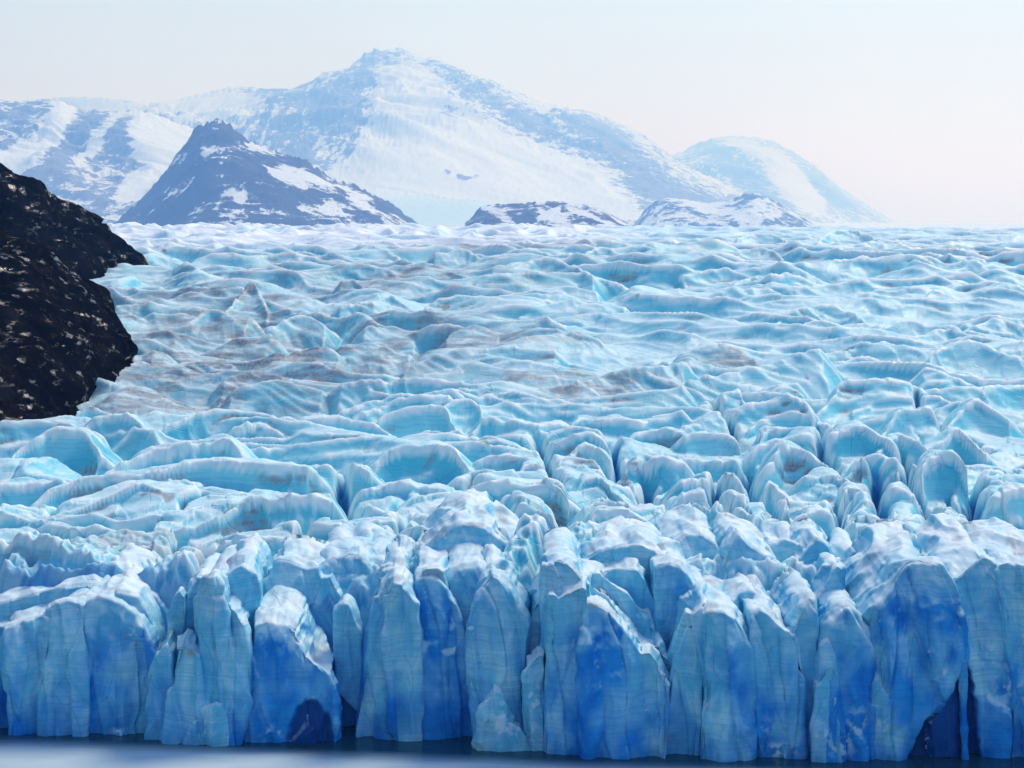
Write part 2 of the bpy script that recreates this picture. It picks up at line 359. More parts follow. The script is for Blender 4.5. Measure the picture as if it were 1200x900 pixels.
# crest lines of the larger ridges and slabs: (origin x, origin y, scale), then (face height, crest points)
RIDGES = [
((0, 450, 3.0), [
 (60,[(0,140),(60,130),(130,133),(230,145),(285,165)]),(40,[(255,140),(262,100),(285,105),(310,82),(345,95),(385,110)]),
 (110,[(285,150),(340,118),(400,104),(450,110),(510,150),(560,185),(620,200)]),(130,[(45,260),(80,220),(140,185),(170,165),(230,162),(275,165),(320,190),(345,240)]),
 (40,[(80,300),(140,262),(180,265),(220,300)]),(90,[(370,320),(420,290),(500,240),(600,215),(720,200),(800,190),(850,230)]),
 (90,[(580,160),(640,130),(740,95),(820,82),(900,95),(960,110)]),(85,[(815,160),(850,150),(890,130),(950,150),(1010,185),(1060,220)]),
 (50,[(915,140),(960,110),(1010,105),(1040,125)]),(110,[(995,165),(1060,120),(1120,115),(1200,118)]),(60,[(0,360),(60,350),(110,340),(170,338),(220,350)]),
 (100,[(110,430),(200,370),(300,330),(420,318),(560,300),(650,275),(760,265),(900,270),(1000,285),(1080,295)]),(40,[(720,265),(830,235),(950,228),(1080,232),(1200,262)]),
 (100,[(240,470),(340,420),(420,385),(490,355),(530,370),(560,380)]),(90,[(465,480),(540,430),(570,345),(600,360),(640,380),(690,370),(750,385),(800,395)]),
 (70,[(905,370),(950,330),(1010,300),(1100,290),(1200,290)]),(60,[(0,440),(60,450),(110,470),(150,475)]),(40,[(145,480),(260,470),(380,478),(460,485),(560,480),(700,470),(760,455)]),
 (85,[(105,530),(140,500),(200,495),(260,515),(330,510),(420,530),(480,535),(515,570)]),
 (100,[(520,560),(540,505),(620,515),(700,510),(760,480),(840,420),(920,380),(960,400),(1060,395),(1150,395)]),(70,[(850,440),(960,415),(1060,410),(1200,430)]),
 (90,[(690,610),(760,570),(830,540),(900,525),(1000,510),(1100,500),(1200,495)]),(120,[(0,540),(100,540),(200,570),(320,610),(400,640)]),
 (50,[(80,680),(110,650),(170,660),(260,680),(300,655),(370,652),(435,680)]),(80,[(480,680),(540,640),(620,610),(690,600)])]),
((400, 450, 3.0), [
 (70,[(0,95),(60,70),(160,40),(240,35),(330,30),(400,22)]),(70,[(0,140),(70,100),(140,75),(240,45),(300,40),(380,45)]),
 (105,[(120,150),(170,100),(240,82),(330,75),(370,90),(400,150)]),(100,[(365,85),(400,60),(440,48),(480,80),(500,120)]),(80,[(470,60),(520,38),(560,55),(595,80),(605,120)]),
 (90,[(560,40),(620,30),(700,50),(780,60),(830,80),(840,100)]),(50,[(380,40),(440,15),(520,12),(640,25),(720,45)]),(90,[(870,50),(960,35),(1060,25),(1200,15)]),
 (35,[(660,30),(720,5),(800,0),(860,10),(900,35)]),(100,[(460,170),(500,122),(600,130),(680,145),(760,130),(820,155)]),
 (70,[(810,140),(840,115),(900,125),(960,115),(1040,130),(1140,115),(1200,100)]),(90,[(0,125),(60,130),(120,150),(180,190)]),(80,[(65,260),(90,215),(150,192),(210,205),(240,210)]),
 (120,[(120,270),(160,240),(230,215),(330,200),(390,215),(430,260),(455,290)]),(50,[(240,195),(300,160),(350,170),(410,205)]),
 (90,[(430,230),(490,200),(540,190),(600,215),(660,250),(690,270)]),(70,[(460,290),(510,262),(600,255),(690,275)]),(35,[(360,170),(400,160),(450,190),(490,195)]),
 (90,[(695,250),(720,210),(800,190),(870,175),(930,195),(970,230)]),(60,[(790,280),(850,210),(900,230),(950,260)]),(60,[(1000,220),(1020,185),(1080,165),(1150,160),(1200,170)]),
 (90,[(980,340),(1000,290),(1040,265),(1100,262),(1200,275)]),(70,[(620,320),(640,280),(720,275),(800,285),(880,305),(910,340)]),(90,[(830,360),(850,320),(900,325),(940,360),(990,410)]),
 (90,[(0,290),(60,285),(110,320)]),(70,[(70,375),(150,350),(250,348),(330,350),(380,370)]),(50,[(400,340),(450,320),(520,312),(575,335)]),(70,[(250,410),(310,385),(400,372),(440,375)]),
 (130,[(440,370),(470,360),(600,345),(720,340),(770,350),(800,400)]),(130,[(535,470),(570,420),(620,405),(690,420),(730,450),(770,500)]),(50,[(0,440),(80,430),(150,440),(160,465)]),
 (70,[(160,460),(220,445),(300,460),(380,480)]),(110,[(0,500),(90,490),(160,480),(230,490),(270,530),(275,580)]),(80,[(120,530),(200,530),(250,560),(270,610)]),
 (110,[(730,610),(780,540),(820,500),(860,500)]),(110,[(860,560),(880,455),(940,450),(1010,460),(1070,490)]),(50,[(850,440),(900,400),(960,420),(1050,460),(1090,490)]),
 (60,[(1010,480),(1040,470),(1110,490),(1200,480)])]),
((800, 450, 3.0), [
 (100,[(0,140),(60,75),(150,35),(200,22),(215,60)]),(60,[(215,50),(300,15),(400,0)]),(50,[(230,80),(300,35),(360,10),(420,30),(440,50)]),
 (110,[(5,150),(80,110),(180,95),(290,60),(370,35),(430,70),(480,120),(520,150)]),(60,[(210,190),(240,150),(300,115),(380,98),(450,110),(515,150)]),
 (60,[(270,230),(280,160),(360,155),(470,160),(540,160)]),(120,[(230,260),(280,215),(380,180),(450,165),(540,160),(630,142),(690,175),(730,195)]),
 (120,[(480,110),(520,60),(545,5),(600,-10),(700,-15),(830,-5)]),(70,[(600,95),(700,55),(800,35),(900,45),(960,80)]),(100,[(705,180),(740,110),(770,88),(830,100),(860,85),(910,120),(930,155)]),
 (110,[(945,140),(990,80),(1040,50),(1090,80),(1140,120)]),(60,[(830,20),(880,-10),(960,-20),(1050,10)]),(90,[(860,230),(920,190),(965,152),(1020,190),(1060,230)]),
 (80,[(690,240),(760,180),(820,205),(870,245)]),(80,[(580,320),(620,260),(680,250),(760,270),(820,290)]),(150,[(830,370),(850,290),(890,245),(940,237),(990,260),(1025,310),(1030,370)]),
 (70,[(10,190),(60,178),(150,180),(190,195),(215,260)]),(40,[(0,270),(60,260),(150,262),(210,270)]),(80,[(0,350),(80,320),(180,312),(240,340),(250,400)]),(50,[(0,385),(100,370),(190,390),(260,420)]),
 (120,[(280,300),(330,235),(370,205),(440,240),(520,300)]),(60,[(270,400),(300,340),(330,365),(360,380)]),(60,[(430,330),(490,308),(550,315),(610,350)]),(60,[(560,420),(570,355),(650,360),(700,370)]),
 (70,[(640,400),(720,350),(790,355),(850,390),(920,440),(990,490),(1060,540)]),(80,[(440,470),(490,450),(560,470),(650,480),(700,520)]),(80,[(1040,370),(1080,310),(1150,300),(1200,330)]),
 (120,[(1030,440),(1060,380),(1130,390),(1200,370)]),(60,[(0,470),(40,415),(80,450),(110,470)]),(90,[(110,480),(140,420),(200,425),(250,470)]),(80,[(230,530),(260,460),(330,490),(370,550)]),
 (80,[(360,560),(390,480),(440,475),(480,520)])]),
((400, 250, 3.0), [
 (45,[(30,150),(100,108),(150,130),(200,155)]),(50,[(330,140),(430,122),(480,150),(520,175)]),(100,[(430,250),(540,210),(620,185),(690,155),(760,160),(830,190),(880,215)]),
 (35,[(550,110),(600,105),(680,125),(740,150)]),(70,[(270,360),(320,305),(420,290),(520,290),(620,320),(680,340)]),(40,[(150,300),(180,290),(240,330),(290,345)]),(40,[(0,240),(40,230),(90,270),(130,290)]),
 (30,[(640,280),(720,260),(800,255),(900,280)]),(60,[(630,360),(700,330),(790,305),(900,310),(1000,330)]),(60,[(220,560),(280,520),(360,490),(450,470),(550,465),(650,480),(750,485)]),
 (75,[(290,570),(380,560),(440,525),(520,530),(620,560),(740,570),(830,580)]),(50,[(0,330),(50,315),(120,345)]),(40,[(90,400),(170,390),(260,420)]),(90,[(0,600),(120,590),(240,580),(400,590),(500,610)]),
 (60,[(840,600),(960,560),(1060,540),(1200,520)]),(40,[(660,640),(720,600),(800,595),(870,620),(910,640)]),(50,[(730,450),(800,415),(860,420),(920,460)]),(30,[(820,180),(900,160),(980,170),(1060,200)]),
 (35,[(860,140),(920,115),(990,150)]),(45,[(370,440),(430,400),(490,395),(550,425)]),(40,[(560,400),(640,370),(720,385)]),(45,[(0,470),(90,450),(170,480),(240,500)])]),
((800, 250, 3.0), [
 (60,[(0,220),(80,195),(150,190),(230,215),(260,235)]),(30,[(190,90),(250,70),(330,75),(360,95)]),(45,[(480,95),(520,60),(600,55),(660,75),(700,95)]),(50,[(140,180),(220,130),(290,120),(350,150),(370,180)]),
 (50,[(10,310),(100,285),(200,265),(300,262),(370,300)]),(50,[(180,250),(250,220),(330,225),(370,270)]),(75,[(330,390),(370,345),(440,325),(520,320),(590,345),(650,385)]),
 (45,[(410,410),(440,375),(540,385),(650,400),(720,395)]),(65,[(560,310),(650,280),(770,255),(860,265),(900,280)]),(55,[(820,330),(880,270),(930,275),(1000,320)]),(50,[(840,200),(900,160),(980,150),(1060,160)]),
 (35,[(790,245),(850,225),(900,240)]),(50,[(990,260),(1060,235),(1140,250),(1200,265)]),(60,[(680,430),(740,380),(800,365),(880,390),(960,400)]),(55,[(1000,410),(1060,385),(1120,360),(1170,390),(1200,400)]),
 (50,[(830,440),(900,405),(1000,410),(1100,440)]),(110,[(865,530),(880,490),(960,460),(1020,450),(1100,480),(1180,500)]),(80,[(1110,480),(1140,455),(1200,445)]),(60,[(0,490),(80,470),(160,465),(240,500),(260,520)]),
 (90,[(20,590),(100,570),(220,550),(330,520),(430,490),(480,480)]),(60,[(480,500),(560,480),(660,455),(720,445),(780,470),(840,490)]),(40,[(480,545),(540,525),(640,505),(690,520)]),(80,[(840,560),(860,540),(940,570),(1000,600),(1060,620)])]),
((0, 180, 2.6475), [
 (95,[(700,490),(740,440),(780,395),(810,440),(830,490)]),(80,[(560,440),(640,420),(720,408),(755,420)]),(50,[(845,370),(900,330),(960,318),(1020,340)]),(30,[(480,350),(530,335),(580,345)]),
 (50,[(360,475),(420,468),(520,485)]),(90,[(430,580),(500,560),(590,530),(640,480),(700,495),(770,505)]),(45,[(830,540),(900,510),(950,500),(1010,530)]),(40,[(620,620),(700,585),(780,560),(840,560)]),
 (30,[(370,425),(440,412),(500,415)]),(30,[(420,620),(470,615),(510,610),(540,635)]),(40,[(360,665),(420,650),(460,650)]),(35,[(560,670),(640,640),(720,650)]),(35,[(700,700),(760,680),(830,700)]),
 (20,[(670,385),(720,375),(770,375),(830,385)]),(50,[(720,740),(780,720),(850,705),(920,720),(1000,740)]),(45,[(860,650),(930,610),(1000,600),(1050,620)])]),
]

def add_ridges(X, Y, Z):
    """Raise the traced crests out of the ice, each a slab with a face toward the lake and a long back."""
    trac = np.zeros_like(Z)
    i = 0
    for (ox, oy, sc), lst in RIDGES:
        for hp, pts in lst:
            i += 1
            rg = np.random.RandomState(9000 + i)
            p = np.array(pts, float) / sc + [ox, oy]; h = hp / sc
            p = chaikin(p, 1)
            med = p[:, 1].mean()
            Dp = row_depth(0.75 * med + 0.25 * p[:, 1] + 0.62 * h)
            cx, _, cz = at(p[:, 0], p[:, 1], Dp)
            D0 = Dp.mean(); hm = h / F * D0 * 0.95
            m = 1.2 * hm + 4
            ys = Y[:, Y.shape[1] // 2]
            r0 = np.searchsorted(ys, Dp.min() - 4.2 * hm - 12); r1 = np.searchsorted(ys, Dp.max() + 5.5 * hm + 12)
            if r1 - r0 < 3: continue
            xs = X[(r0 + r1) // 2]
            c0 = np.searchsorted(xs, cx.min() - m - 8); c1 = np.searchsorted(xs, cx.max() + m + 8)
            if c1 - c0 < 3: continue
            x = X[r0:r1, c0:c1]; y = Y[r0:r1, c0:c1]; z = Z[r0:r1, c0:c1]
            xw = x + 1.2 * noise2(x / 11, y / 11, 300 + i) * min(1, hm / 8)
            zc = np.interp(xw, cx, cz); dc = np.interp(xw, cx, Dp)
            dc = dc + 0.35 * hm * noise2(x / (2.2 * hm + 4), y / (3 * hm + 4), 500 + i)
            out = np.maximum(cx.min() - xw, xw - cx.max()); out = np.maximum(out, 0)
            zc = zc - out * 0.9 - 0.02 * out * out
            d = y - dc
            near = 1 - sstep(640, 1000, D0)
            run = (0.45 + 1.5 * (1 - near)) * rg.uniform(0.75, 1.3)
            r = 0.10 * hm + 0.25
            df = np.maximum(-d, 0); db = np.maximum(d, 0)
            q = df / (run * hm)
            face = hm * (q + 0.10 * np.sin(np.clip(q, 0, 1) * math.pi)) 
            b1 = rg.uniform(0.06, 0.2) * near + 0.4 * (1 - near); back = db * b1 + np.maximum(db - 1.5 * hm, 0) * 0.75 * near
            drop = np.where(d < 0, face, back)
            drop = np.sqrt(drop * drop + r * r * 0.25) - r * 0.5
            t = zc - drop
            k = 0.10 * hm + 0.2
            hh = np.clip(0.5 + 0.5 * (t - z) / k, 0, 1)
            nz = z * (1 - hh) + t * hh + k * hh * (1 - hh)
            lim = np.where(drop < 2.3 * hm + 1, 1.0, np.clip(1 - (drop - 2.3 * hm - 1) / (0.8 * hm + 1), 0, 1))
            Z[r0:r1, c0:c1] = z + (nz - z) * lim
            trac[r0:r1, c0:c1] = np.maximum(trac[r0:r1, c0:c1], hh * lim)
    return Z, trac

# deep crevasses cutting back from the front, traced in photo pixels with a half width in metres
CREVASSES = [([(641,690),(650,660),(662,636),(668,612)],2.6),([(770,612),(768,590),(760,566)],2.2),([(886,600),(884,575),(878,545)],2.4),([(1040,610),(1034,585),(1028,556)],2.6),
 ([(976,552),(968,530),(962,508)],2.2),([(722,566),(722,545),(716,520)],2.0),([(838,560),(846,590),(860,620)],1.6),([(925,660),(915,625),(905,600)],2.2),([(1165,650),(1150,610),(1145,575)],2.4),
 ([(1090,600),(1070,570),(1066,540)],1.6),([(540,612),(542,590),(548,572)],1.8),([(415,610),(405,585),(400,560)],1.6),([(655,580),(640,548),(632,525)],1.6),([(800,660),(790,630),(800,600)],2.0),
 ([(1000,640),(985,615),(990,590)],1.8),([(1110,650),(1100,625),(1085,600)],2.0),([(880,520),(850,500),(835,488)],1.4),([(1120,520),(1100,500),(1075,480)],1.6),([(600,660),(590,640),(596,620)],1.5),
 ([(235,690),(228,660),(240,640)],1.8),([(340,660),(352,640),(370,625)],1.4),([(455,655),(470,630),(478,610)],1.6)]
def carve(x, y):
    s = np.zeros_like(x)
    xx = x + 2.5 * noise2(x / 14, y / 14, 151) + 0.8 * noise2(x / 4, y / 4, 152)
    for pts, wd in CREVASSES:
        p = np.array(pts, float); d = row_depth(p[:, 1]); cx = (p[:, 0] - 600) / F * d
        o = np.argsort(d); d, cx = d[o], cx[o]
        ys = y[:, y.shape[1] // 2]
        r0 = np.searchsorted(ys, d[0] - 25); r1 = np.searchsorted(ys, d[-1] + 25)
        if r1 - r0 < 2: continue
        yy = y[r0:r1]; c = np.interp(yy, d, cx)
        e = sstep(-10, 4, yy - d[0]) * (1 - sstep(-4, 14, yy - d[-1]))
        s[r0:r1] = np.maximum(s[r0:r1], np.exp(-np.abs((xx[r0:r1] - c) / wd)**1.6) * e)
    return s

def glacier_height(x, y, t):
    z = base_z(y, t)
    yf = y - front_depth(t)                       # metres behind the calving front
    # wind- and melt-rounded ridges, long axis across the flow
    wx = x + 26 * noise2(x / 95, y / 110, 3) + 8 * noise2(x / 30, y / 34, 4)
    wy = y + 30 * noise2(x / 120, y / 90, 5) + 7 * noise2(x / 33, y / 28, 6)
    wy = wy + 0.22 * wx
    n1 = noise2(wx / 165, wy / 80, 11); r1 = ridge(n1, 0.02)
    n2 = noise2(wx / 98 + 9, wy / 42, 12); r2 = ridge(n2, 0.02)
    n3 = noise2(wx / 30 + 3, wy / 17, 13); r3 = ridge(n3, 0.03)
    n4 = noise2(wx / 13, wy / 7.5, 14); r4 = ridge(n4, 0.06)
    far = sstep(1300, 2100, y)
    amp = 1.0 + 0.25 * fbm2(x / 260, y / 260, 2, 15)
    w1 = np.clip(r1, 0, 1); 
    waves = amp * (17.0 * (r1 - 0.45) + (4.0 + 5.0 * w1) * (r2 - 0.5) + (0.7 + 2.3 * w1) * (r3 - 0.5) * (1 - 0.5 * far) + 0.5 * (r4 - 0.5))
    # steeper toward the lake: a ridge leans over its downstream face
    calm = blobs(x, y, [(330, 440, 260, 45, 0.55), (620, 440, 260, 30, 0.35), (420, 320, 250, 30, 0.35), (900, 400, 300, 60, 0.25)])
    waves = waves * (1 - 0.5 * calm)
    waves = waves * (1 - 0.5 * sstep(1600, 2200, y))
    # broken blocks (seracs) toward the front
    bx = x + 6 * noise2(x / 22, y / 20, 21) + 2 * noise2(x / 8, y / 8, 22)
    by = y + 5 * noise2(x / 24, y / 18, 23) + 2 * noise2(x / 8, y / 8, 24)
    by2 = by - 0.25 * bx
    f1, f2, cx, cy, ids = cells(bx / 36, by2 / 38, 31)
    e = f2 - f1
    tx = (ids[..., 1] - 0.5) * 16; ty = np.where(ids[..., 2] < 0.25, -6.0, 5 + 13 * ids[..., 2])
    blk = (ids[..., 0] - 0.5) * 11 + tx * (bx / 36 - cx) + ty * (by2 / 38 - cy)
    dome = 1.6 * (1 - np.exp(-e * 5.0))
    crack = -6.0 * np.exp(-(e / 0.05)**1.5)
    g1, g2, hx, hy, jd = cells(bx / 15 + 5, by2 / 14 + 2, 41)
    e2 = g2 - g1
    blk2 = (jd[..., 0] - 0.5) * 2.2 + (jd[..., 1] - 0.5) * 4 * (bx / 15 + 5 - hx) + (jd[..., 2] - 0.2) * 4 * (by2 / 14 + 2 - hy) - 1.0 * np.exp(-(e2 / 0.05)**1.5)
    rough_zone = 0.35 + 0.65 * sstep(-0.12, 0.14, t)
    blocks = blk + dome + crack + blk2 * rough_zone + 0.7 * (r4 - 0.5)
    edge = 205 + 120 * sstep(-0.1, 0.2, t) + 45 * fbm2(x / 90, y / 90, 2, 51)
    bw = 1 - sstep(edge * 0.45, edge * 1.05, yf)
    h = waves * (1 - bw) + (blocks + 0.28 * waves) * bw
    h = h * (0.35 + 0.65 * sstep(10, 60, yf)) 
    yfade = sstep(1150, 1500, y); yfade0 = 1 - sstep(900, 1700, y)
    trz = z + h * (0.80 + 0.20 * yfade) - 4.2 * (1 - yfade) + (4.5 + 7 * sstep(-0.12, 0.2, t)) * sstep(22, 34, yf) * (1 - sstep(40, 95, yf))
    trz, trac = add_ridges(x, y, trz)
    # sculpting on every scale below the big ridges
    lump = (1.5 * (r3 - 0.5) + 0.8 * (r4 - 0.5)) * trac * sstep(10, 60, yf)
    c1, c2, ccx, ccy, cid = cells((x + 3 * noise2(x / 9, y / 9, 91)) / 11, (y + 3 * noise2(x / 9, y / 9, 92)) / 13, 93)
    fac = (cid[..., 0] - 0.5) * 0.9 + (cid[..., 1] - 0.5) * 2.4 * ((x + 3 * noise2(x / 9, y / 9, 91)) / 11 - ccx) + (cid[..., 2] - 0.5) * 2.4 * ((y + 3 * noise2(x / 9, y / 9, 92)) / 13 - ccy)
    lump = lump + fac * np.maximum(bw * (0.6 + 0.9 * rough_zone), 0.35 * yfade0)
    cr = carve(x, y)
    lump = lump - cr * 13.0
    nf = 1 - sstep(45, 75, yf)
    lump = lump + nf * (1.9 * (ridge(noise2(x / 9, y / 14, 96), 0.03) - 0.5) + 1.2 * (ridge(noise2(x / 3.6, y / 5, 97), 0.04) - 0.5))
    lump = lump + 7.0 * (ridge(noise2(x / 44, y / 70, 95), 0.05) - 0.5) * sstep(2080, 2280, y) * (1 - 0.6 * sstep(0.02, 0.1, t))
    z = trz + lump + 0.30 * noise2(wx / 5.2, wy / 3.4, 61) + 0.12 * noise2(wx / 1.9, wy / 1.4, 62)
    # the front: the ice behind the towers drops to the lake
    z = np.where(yf < 26, -6 + (z + 6) * sstep(11, 26, yf + 4 * noise2(x / 12, y / 12, 63)), z)
    return z

def build_glacier():
    tin = np.linspace(-0.30, 0.30, 1060)
    tout = np.linspace(0.305, 0.62, 34)
    tt = np.concatenate([-tout[::-1], tin, tout])
    Y = [466.0]
    while Y[-1] < 2650: Y.append(Y[-1] + 0.62 * (Y[-1] / 470.0)**0.96)
    while Y[-1] < 4200: Y.append(Y[-1] * 1.03)
    Y = np.array(Y)
    T, YY = np.meshgrid(tt, Y)
    YY = YY - (T * 40) * (1 - sstep(466, 700, YY))
    X = T * YY
    z = glacier_height(X, YY, T)
    V = np.stack([X, YY, z], -1)
    # crest: how far a point stands above its surroundings (weathered white rim, with rim light painted in)
    def blur(a, k):
        c = np.cumsum(np.pad(a, ((k + 1, k), (0, 0)), 'edge'), 0); a = (c[2*k+1:] - c[:-2*k-1]) / (2*k+1)
        c = np.cumsum(np.pad(a, ((0, 0), (k + 1, k)), 'edge'), 1); return (c[:, 2*k+1:] - c[:, :-2*k-1]) / (2*k+1)
    conv = (np.maximum(z - blur(z, 3), 0) + 0.15 * np.maximum(z - blur(z, 6), 0)) * (470 / YY)**0.7
    crest = sstep(0.08, 0.6, conv)
    dirt = blobs(X, YY, [(300, 420, 190, 40, 1.0), (260, 365, 170, 25, 0.7), (470, 395, 120, 35, 0.65), (680, 455, 150, 20, 0.65),
                         (430, 330, 220, 22, 0.6), (560, 290, 150, 8, 0.6), (190, 470, 120, 16, 0.8), (850, 300, 120, 10, 0.35),
                         (880, 430, 80, 12, 0.5), (620, 400, 110, 18, 0.4), (100, 520, 90, 20, 0.35), (150, 650, 180, 14, 0.3)])
    dirt = 1.25 * dirt * (0.3 + 0.7 * sstep(-0.25, 0.25, fbm2((0.80 * X - 0.6 * YY) / 26, (0.6 * X + 0.8 * YY) / 190, 4, 71)))
    spots = sstep(0.36, 0.5, fbm2(X / 17, YY / 11, 3, 72)) * sstep(0.05, 0.3, fbm2(X / 120, YY / 90, 2, 73))
    conc = np.maximum(blur(z, 2) - z, 0) * (470 / YY)**0.7
    seam = sstep(0.05, 0.30, conc) * sstep(0.0, 0.3, fbm2(X / 33, YY / 25, 3, 77))
    dirt = np.maximum(np.maximum(dirt * 1.05, spots * 0.8), seam) * (1 - 0.6 * sstep(1700, 2000, YY))
    dirt = dirt * sstep(18, 60, YY - front_depth(T))
    rime = sstep(1500, 2000, YY + 160 * fbm2(X / 200, YY / 160, 3, 75)) * (1 - 0.75 * sstep(0.02, 0.09, T)) * (0.45 + 0.55 * sstep(-0.3, 0.1, fbm2(X / 90, YY / 60, 3, 74)))
    Q = grid_quads(len(Y), len(tt))
    o = mesh_obj('glacier', V.reshape(-1, 3), Q, ICE, {'crest': crest, 'dirt': np.clip(dirt, 0, 1), 'rime': np.clip(rime, 0, 1),
                 'dense': np.maximum(sstep(0.15, 0.6, carve(X, YY)) * 0.85, (1 - sstep(16, 42, YY - front_depth(T) + 9 * fbm2(X / 16, YY / 16, 3, 79))) + 0.5 * sstep(0.0, 1.0, ((blur(z, 8) - z) * (470 / YY)**0.5) / 2.5) * sstep(-0.2, 0.3, fbm2(X / 40, YY / 40, 2, 76)) * (1 - sstep(560, 900, YY))), 'fresh': 0 * crest})  # shade painted as deep blue into crevasses, hollows and the wall behind the towers
    tag(o, 'rippled pale blue glacier filling the valley behind the ice cliff', 'glacier', kind='structure')
    return o
build_glacier()
# ------------------------------------------------------------------ ice towers and seracs
def resample(P, n):
    P = np.asarray(P, float)
    if len(P) == 1: P = np.repeat(P, 2, 0)
    d = np.concatenate([[0], np.cumsum(np.hypot(*np.diff(P, axis=0).T) + 1e-6)])
    s = np.linspace(0, d[-1], n)
    return np.stack([np.interp(s, d, P[:, 0]), np.interp(s, d, P[:, 1])], -1)

def poly_sdf(px, py, poly):
    poly = np.asarray(poly, float); n = len(poly)
    best = np.full(px.shape, 1e9); inside = np.zeros(px.shape, bool)
    for i in range(n):
        ax, ay = poly[i]; bx, by = poly[(i + 1) % n]
        ex, ey = bx - ax, by - ay
        t = np.clip(((px - ax) * ex + (py - ay) * ey) / (ex * ex + ey * ey + 1e-9), 0, 1)
        best = np.minimum(best, np.hypot(px - ax - t * ex, py - ay - t * ey))
        c = ((ay > py) != (by > py)) & (px < (bx - ax) * (py - ay) / (by - ay + 1e-12) + ax)
        inside ^= c
    return np.where(inside, -best, best)

_seed = [1000]
def slab(name, label, where, B, rise, L, T, R, bulge=1.5, lean=0.06, roll=None, bev=None, rib=1.0, notch=(), rime=(), dirt=(), dense=1.0, front=True, skew=0.0, topn=1.0,
         group=None, cat=None, off=0.0):
    _seed[0] += 17; sd = _seed[0]; rg = np.random.RandomState(sd)
    D = water_depth(where) if where > 800 and front else float(where)
    D += off + (rg.uniform(-2.5, 2.5) if front and B >= 30 else 0)
    if roll is None: roll = 5.5 if B >= 30 else (2.0 if B >= 14 else 0.6)
    def W(P):
        x, _, z = at(P[:, 0], P[:, 1], D)
        return np.stack([x, z], -1)
    P0 = resample(T, max(6, 4 * len(T))); P0[1:-1, 1] += 1.7 * (np.abs(noise2(P0[1:-1, 0] / 7.0, P0[1:-1, 1] * 0 + _seed[0], 87)) - 0.25)
    L, T, R = W(chaikin(L)), W(P0), W(chaikin(R))
    T[0] = L[-1] = 0.5 * (T[0] + L[-1]); T[-1] = R[-1] = 0.5 * (T[-1] + R[-1])
    if front and where > 800: L[0, 1] = R[0, 1] = -2.5
    else:
        L = np.concatenate([[L[0] - [0, 9.0]], L]); R = np.concatenate([[R[0] - [0, 9.0]], R])
    L[:, 0] -= 0.5; T[0] = L[-1]; R[:, 0] += 0.5; T[-1] = R[-1]
    z0 = min(L[0, 1], R[0, 1]); z1 = max(T[:, 1].max(), L[-1, 1], R[-1, 1]); hgt = z1 - z0
    wid = max(np.ptp(np.concatenate([L, T, R])[:, 0]), 1.0)
    res = 0.30 if D < 540 else 0.42
    nu = int(np.clip(wid / res, 14, 150)); nv = int(np.clip(hgt / (res * 1.25), 14, 150))
    Lr, Rr, Tr = resample(L, nv), resample(R, nv), resample(T, nu)
    Tr[0] = Lr[-1]; Tr[-1] = Rr[-1]
    Br = np.stack([np.linspace(Lr[0, 0], Rr[0, 0], nu), np.linspace(Lr[0, 1], Rr[0, 1], nu)], -1)
    u = np.linspace(0, 1, nu)[None, :, None]; v = np.linspace(0, 1, nv)[:, None, None]
    G = (1 - u) * Lr[:, None] + u * Rr[:, None] + (1 - v) * Br[None] + v * Tr[None]
    G = G - ((1 - u) * (1 - v) * Lr[0] + u * (1 - v) * Rr[0] + (1 - u) * v * Lr[-1] + u * v * Rr[-1])
    arch = np.concatenate([Lr, Tr[1:-1], Rr[::-1]])
    gi = lambda r, c: r * nu + c
    aidx = np.concatenate([gi(np.arange(nv), 0), gi(nv - 1, np.arange(1, nu - 1)), gi(np.arange(nv - 1, -1, -1), nu - 1)])
    na = len(arch)
    bev = min(0.6, 0.12 * wid) if bev is None else 0.38 * bev
    cx = arch[:, 0].mean(); fx = 1 - bev / (0.5 * wid + bev); fz = 1 - bev / (hgt + bev)
    def inset(P, k):
        Q = P.copy(); zn = np.clip((P[..., 1] - z0) / max(hgt, 1), 0, 1)
        cxx = cx
        Q[..., 0] = cxx + (P[..., 0] - cxx) * (1 - (1 - fx) * k); Q[..., 1] = z0 + (P[..., 1] - z0) * (1 - (1 - fz) * k)
        return Q
    Gi = inset(G, 1.0)
    V = [np.stack([Gi[..., 0], np.full(Gi.shape[:2], D), Gi[..., 1]], -1).reshape(-1, 3)]
    fw = [np.ones(nu * nv)]; dep = [np.zeros(nu * nv)]
    quads = [grid_quads(nv, nu)]
    rings = [(0.7, 0.2), (0.42, 0.45), (0.2, 0.7), (0.06, 0.9), (0.0, 1.0)]
    depths = list(bev * np.array([r[1] for r in rings])); ks = [r[0] for r in rings]
    nb = int(np.clip((B - bev) / 0.55, 6, 70))
    for q in np.linspace(0, 1, nb + 1)[1:]:
        depths.append(bev + (B - bev) * q); ks.append(0.0)
    prev = aidx; cnt = nu * nv
    kw = max(3, na // 9); kern = np.hanning(2 * kw + 3)[1:-1]; kern /= kern.sum()
    azs = np.convolve(np.pad(arch[:, 1], kw, 'edge'), kern, 'valid')
    fwr = lambda q: max(0, 1 - q / (bev * 2.5))
    for dpt, k in zip(depths, ks):
        A = inset(arch, k); zn = np.clip((A[:, 1] - z0) / max(hgt, 1), 0, 1)
        b = max(dpt - bev, 0)
        sm_ = 0.9 * float(sstep(1.0, 16.0, b)) * sstep(0.55, 0.8, zn)
        V.append(np.stack([A[:, 0] + skew * b, np.full(na, D + dpt) + roll * (1 - fwr(dpt)) * zn**3.5, A[:, 1] * (1 - sm_) + azs * sm_ + rise * b * zn**1.5], -1))
        fw.append(np.full(na, max(0, 1 - dpt / (bev * 2.5)))); dep.append(np.full(na, dpt))
        cur = cnt + np.arange(na); cnt += na
        quads.append(np.stack([prev[:-1], prev[1:], cur[1:], cur[:-1]], -1))
        prev = cur
